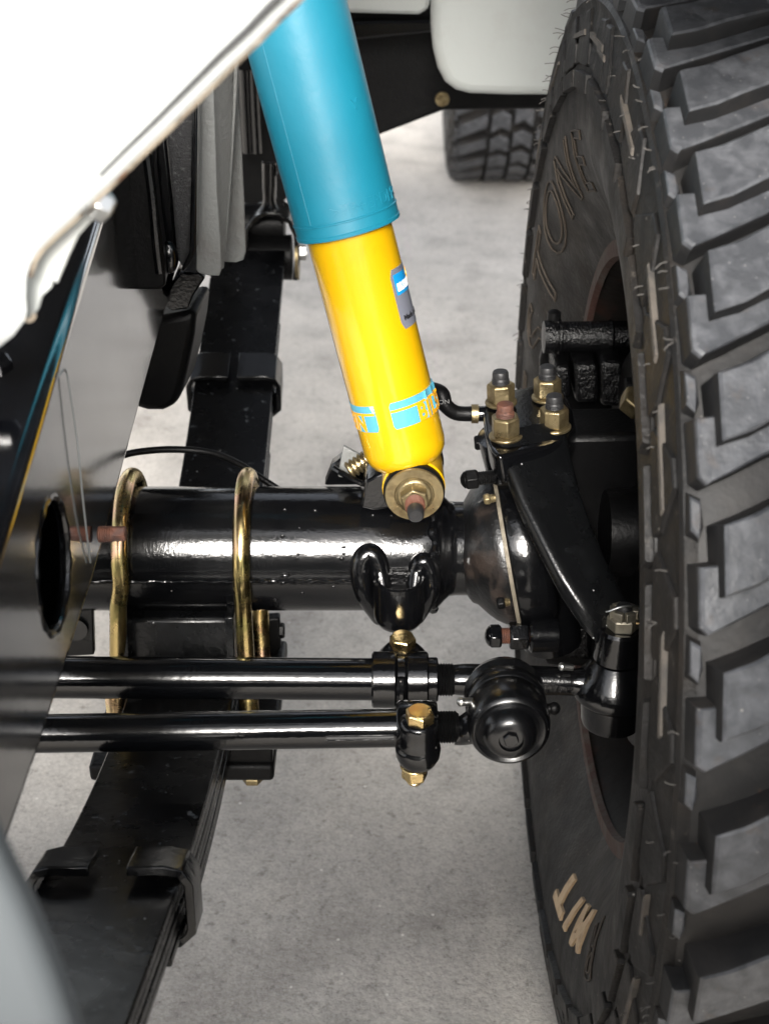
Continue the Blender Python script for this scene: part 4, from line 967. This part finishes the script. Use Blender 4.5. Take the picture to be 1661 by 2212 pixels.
mb = MB(); mb.prism([L(417, 160, Y=0.014), L(428, 150, Y=0.014), L(424, 540, Y=0.014), L(408, 575, Y=0.014), L(396, 588, Y=0.014), L(392, 582, Y=0.014), L(410, 545, Y=0.014)], (0, 0.016, 0)); obj('binding', mb, 'black', ff, bevel=0.001)
mb = MB(); mb.prism([L(332, 250, Y=0.026), L(352, 240, Y=0.026), L(372, 420, Y=0.026), L(384, 570, Y=0.026), L(378, 590, Y=0.026), L(350, 575, Y=0.026), L(346, 480, Y=0.026)], (0, 0.01, 0)); obj('backing', mb, 'black', ff, bevel=0.002)
mb = MB(); c_ = L(366, 556, Y=0.012); mb.sphere(c_, 0.0062, 16, 12, (1, 0.8, 1.8)); obj('drop_stud', mb, 'black_tube', ff)

# ================================================================== FRONT APRON (white body edge, close to the camera)
ap = thing('front_apron', 'white body apron with a rusty folded edge, out of focus at upper left', 'body panel', (-0.15, -0.4, 0.7))
edge = [(720, -90), (645, -6), (600, 38), (556, 84), (500, 136), (450, 186), (400, 236), (350, 286), (300, 334), (240, 394), (190, 440), (150, 478), (112, 512), (84, 540), (66, 568), (57, 600), (55, 640), (58, 668), (54, 690), (30, 722), (0, 746), (-60, 770)]
YA = -0.40
P_ = [L(u, v, Y=YA) for u, v in edge]
mb = MB()
n = len(P_); th_ = 0.0022
rings = []
for i, p in enumerate(P_):
    t = (P_[min(i + 1, n - 1)] - P_[max(i - 1, 0)]).normalized(); out_ = Vector((t.z, 0, -t.x)); 
    if out_.x < 0 and i < 14: out_ = -out_
    rings.append(p)
# front sheet: from the edge up and to the left
far = [Vector((min(-0.02, p.x) * 1.0 - 0.62, YA + 0.02, p.z + 0.55)) for p in P_]
mid1 = [p.lerp(q, 0.02) + Vector((0, -0.004, 0)) for p, q in zip(P_, far)]
mid2 = [p.lerp(q, 0.18) + Vector((0, -0.018, 0)) for p, q in zip(P_, far)]
back = [Vector((0, th_, 0))]
mb.rings([P_, mid1, mid2, far], closed=False, caps=False)
o = obj('sheet', mb, 'white', ap, smooth=60); so = o.modifiers.new('thickness', 'SOLIDIFY'); so.thickness = th_; so.offset = 0
mb = MB(); mb.tube([p + Vector((0.0, 0.003, 0)) for p in P_[:16]], 0.0021, 8, sub=2); obj('folded_edge', mb, 'lip', ap)
mb = MB(); mb.tube([p + Vector((-0.0030, -0.0028, 0.0032)) for p in P_[:10]], lambda t: 0.0019 * (1 - 0.7 * t), 6, sub=2); obj('seam_line', mb, 'seam', ap)
fl = [(246, 400), (235, 424), (214, 470), (196, 480), (170, 510), (150, 552), (134, 590), (124, 614), (116, 606), (112, 622), (92, 640), (84, 668), (66, 692), (52, 684), (50, 640), (54, 596), (72, 560), (120, 508), (190, 446)]
mb = MB(); mb.prism([L(u, v, Y=YA + 0.012) for u, v in fl], (0, 0.002, 0)); obj('flange', mb, 'white_dirty_shaded', ap, bevel=0.0005)  # shade on the flange is put in as a darker white
mb = MB(); mb.tube([L(u, v, Y=YA + 0.011) for u, v in ((50, 640), (52, 684), (66, 692), (76, 680))], 0.0009, 6); obj('flange_rust', mb, 'lip', ap)
bp_ = L(212, 444, Y=YA + 0.008)
mb = MB(); mb.lathe(bp_ + Vector((-0.004, 0, 0.004)), (0.75, 0.25, -0.62), [(0, 0.0075), (0.0018, 0.0085), (0.0018, 0.004)], 24); mb.hex(bp_ + Vector((-0.002, 0, 0.002)), (0.75, 0.25, -0.62), 0.0075, 0.0105); obj('bolt', mb, 'steel', ap, bevel=0.0006)

# bumper end very near the lens, lower left
be = thing('front_bumper', 'blurred pale grey bumper end in the lower left corner', 'bumper', (-0.15, -0.62, 0.6))
pl = [(-150, 1700), (-40, 1790), (0, 1872), (40, 1952), (78, 2040), (110, 2120), (142, 2215), (170, 2320), (-150, 2320)]
mb = MB(); mb.prism([L(u, v, d=0.36) for u, v in pl], FWD * 0.02); obj('end_cap', mb, 'bumper', be, bevel=0.006, seg=3)
mb = MB(); mb.box((-0.445, -0.78, 0.455), (1.19, 0.12, 0.41)); obj('crossbar', mb, 'bumper', be, bevel=0.02, seg=3)

# ================================================================== SMALL LINES
bh = thing('brake_hose', 'short black brake hose with a brass ferrule beside the yellow shock body', 'hose', L(1000, 890, Y=0.03))
hp = [L(905, 850, Y=0.045), L(930, 846, Y=0.040), L(952, 852, Y=0.034), L(962, 875, Y=0.030), L(985, 892, Y=0.030), L(1022, 894, Y=0.030)]
mb = MB(); mb.tube(hp, lambda t: 0.0078 - 0.0024 * min(1, t * 1.6), 16); obj('hose', mb, 'black_matt', bh)
mb = MB(); mb.lathe(L(1018, 894, Y=0.030), (1, 0, 0), [(0, 0.004), (0, 0.0068), (0.0048, 0.0068), (0.0048, 0.004)], 24); obj('ferrule', mb, 'brass', bh)
mb = MB(); mb.cyl(L(1032, 894, Y=0.03), L(1060, 894, Y=0.03), 0.0055); obj('banjo', mb, 'black', bh)
bm = text_bm('NCR', 0.0062, 0.0001)
c_ = L(955, 868, Y=0.0225); fx = Vector((-0.98, 0, -0.12)).normalized(); fy = Vector((0.10, 0.4, -0.9)).normalized(); fz = fx.cross(fy)
for v in bm.verts: v.co = c_ + fx * v.co.x * 0.8 + fy * v.co.y
obj('printed_letters', bm, 'hose_ink', bh, recalc=False)

mb = MB(); mb.tube([L(225, 1000, Y=0.055), L(262, 985, Y=0.055), L(300, 976, Y=0.055), L(360, 971, Y=0.055), L(420, 973, Y=0.055), L(470, 982, Y=0.058), L(520, 1004, Y=0.062), L(560, 1030, Y=0.062), L(600, 1056, Y=0.060), L(650, 1090, Y=0.05)], 0.0026, 12)
tag(obj('breather_line', mb, 'black_matt', None), 'thin black flexible line arching from the rail to behind the axle', 'line')

fb = thing('pipe_bracket', 'small grey bracket holding a ribbed pipe fitting on the axle', 'bracket', L(760, 1000, Y=0.01))
mb = MB(); mb.prism([L(u, v, Y=0.012) for u, v in ((742, 964), (786, 988), (776, 1020), (748, 1034), (730, 1030))], (0, 0.004, 0)); obj('plate', mb, 'grey_sheet', fb, bevel=0.0008)
mb = MB(); mb.prism([L(u, v, Y=0.030) for u, v in ((700, 1050), (718, 1004), (745, 985), (800, 1000), (826, 1048))], (0, 0.012, 0)); obj('base', mb, 'black', fb, bevel=0.002)
a_ = L(752, 1018, Y=0.006); b_ = L(812, 978, Y=0.012)
mb = MB(); dd = (b_ - a_); n = 7; pr = []
for k in range(n): pr += [(dd.length * k / n, 0.0048), (dd.length * (k + 0.35) / n, 0.0066), (dd.length * (k + 0.7) / n, 0.0066), (dd.length * (k + 0.95) / n, 0.0048)]
mb.lathe(a_, dd, pr, 20); obj('pipe_fitting', mb, 'brass', fb)
mb = MB(); mb.tube([L(722, 1012, Y=0.0), L(735, 1020, Y=-0.004), L(760, 1034, Y=-0.006), L(790, 1046, Y=-0.006), L(815, 1040, Y=-0.002)], 0.0022, 8); obj('pipe', mb, 'black', fb)

# ================================================================== BRAKE CALIPER
ca = thing('brake_caliper', 'rough black brake caliper deep inside the wheel, behind the arm nuts', 'brake caliper', L(1260, 780, Y=0.14))
mb = MB(); mb.lathe(L(1172, 728, Y=0.140), (1, 0.02, 0), [(0, 0.004), (0.0005, 0.0125), (0.008, 0.0130), (0.0085, 0.0115), (0.011, 0.0115), (0.0115, 0.0138), (0.0135, 0.0138), (0.0145, 0.0118), (0.050, 0.0122), (0.052, 0.0135), (0.054, 0.012), (0.1, 0.012)], 32); obj('slide_pin', mb, 'black_cast', ca)
mb = MB(); mb.lathe(L(1196, 690, Y=0.146), (0, 0, 1), [(0, 0.0055), (0.006, 0.0052), (0.0075, 0.003), (0.008, 0)], 16); obj('bleed_cap', mb, 'black_matt', ca)
for q, (u0, u1, v0, v1, y) in enumerate(((1196, 1232, 792, 862, 0.112), (1240, 1292, 788, 872, 0.108), (1296, 1346, 782, 880, 0.104))):
    mb = MB(); mb.prism([L(u, v, Y=y) for u, v in ((u0, v0), (u1, v0), (u1 + 2, v1), (u0 + 2, v1))], (0, 0.045, 0)); obj('housing', mb, 'black_cast', ca, bevel=0.004, seg=3)
mb = MB(); mb.prism([L(u, v, Y=0.165) for u, v in ((1168, 850), (1166, 780), (1176, 742), (1192, 726), (1400, 720), (1400, 900), (1180, 900))], (0, 0.012, 0)); obj('bracket', mb, 'black_matt', ca, bevel=0.003)
mb = MB(); mb.hex(L(1366, 880, Y=0.03), (0.2, -0.5, 0.8), 0.014, 0.02); obj('bolt', mb, 'brass', ca, bevel=0.0006)
mb = MB(); mb.cyl(L(1350, 838, Y=0.06), L(1400, 832, Y=0.06), 0.0075, ch=0.001); obj('pipe_stub', mb, 'black_matt', ca)
dk = thing('brake_disc', 'dark brake disc and dust shield inside the wheel rim', 'brake disc', (0.19, 0, 0.4))
mb = MB(); mb.lathe((0.178, 0, 0.4), (1, 0, 0), [(0, 0.05), (0, 0.142), (0.012, 0.142), (0.012, 0.05)], 64); obj('disc', mb, 'black_matt', dk)

# ================================================================== TRUCK BODY ABOVE (out of the frame, shades the bay)
tb = thing('truck_body', 'white truck body whose bonnet and floor roof over the suspension', 'truck body', (-0.4, 0.4, 0.7))
mb = MB(); mb.box((-0.35, 0.085, 1.19), (1.66, 1.07, 0.03)); obj('bonnet', mb, 'underseal', tb, bevel=0.008)
mb = MB(); mb.box((-0.45, 0.98, 0.83), (1.62, 0.54, 0.06)); obj('cab_floor', mb, 'underseal', tb, bevel=0.008)
mb = MB(); mb.prism([(0.47, -0.42, 0.98), (0.47, -0.30, 0.93), (0.47, 0.0, 0.92), (0.47, 0.30, 0.90), (0.47, 0.50, 0.80), (0.47, 0.56, 0.56), (0.47, 0.64, 0.52), (0.47, 0.64, 1.17), (0.47, -0.42, 1.17)], (0.02, 0, 0)); obj('wing', mb, 'white', tb, bevel=0.004)
mb = MB(); mb.box((0.305, -0.71, 0.67), (0.37, 0.02, 0.50)); obj('tread_sun_blocker', mb, 'white', tb, bevel=0.006)  # unseen panel added ahead of the tyre to keep sun off the tread
mb = MB(); mb.box((0.29, 0.06, 0.885), (0.355, 0.88, 0.012)); obj('wheel_arch', mb, 'underseal', tb, bevel=0.003)
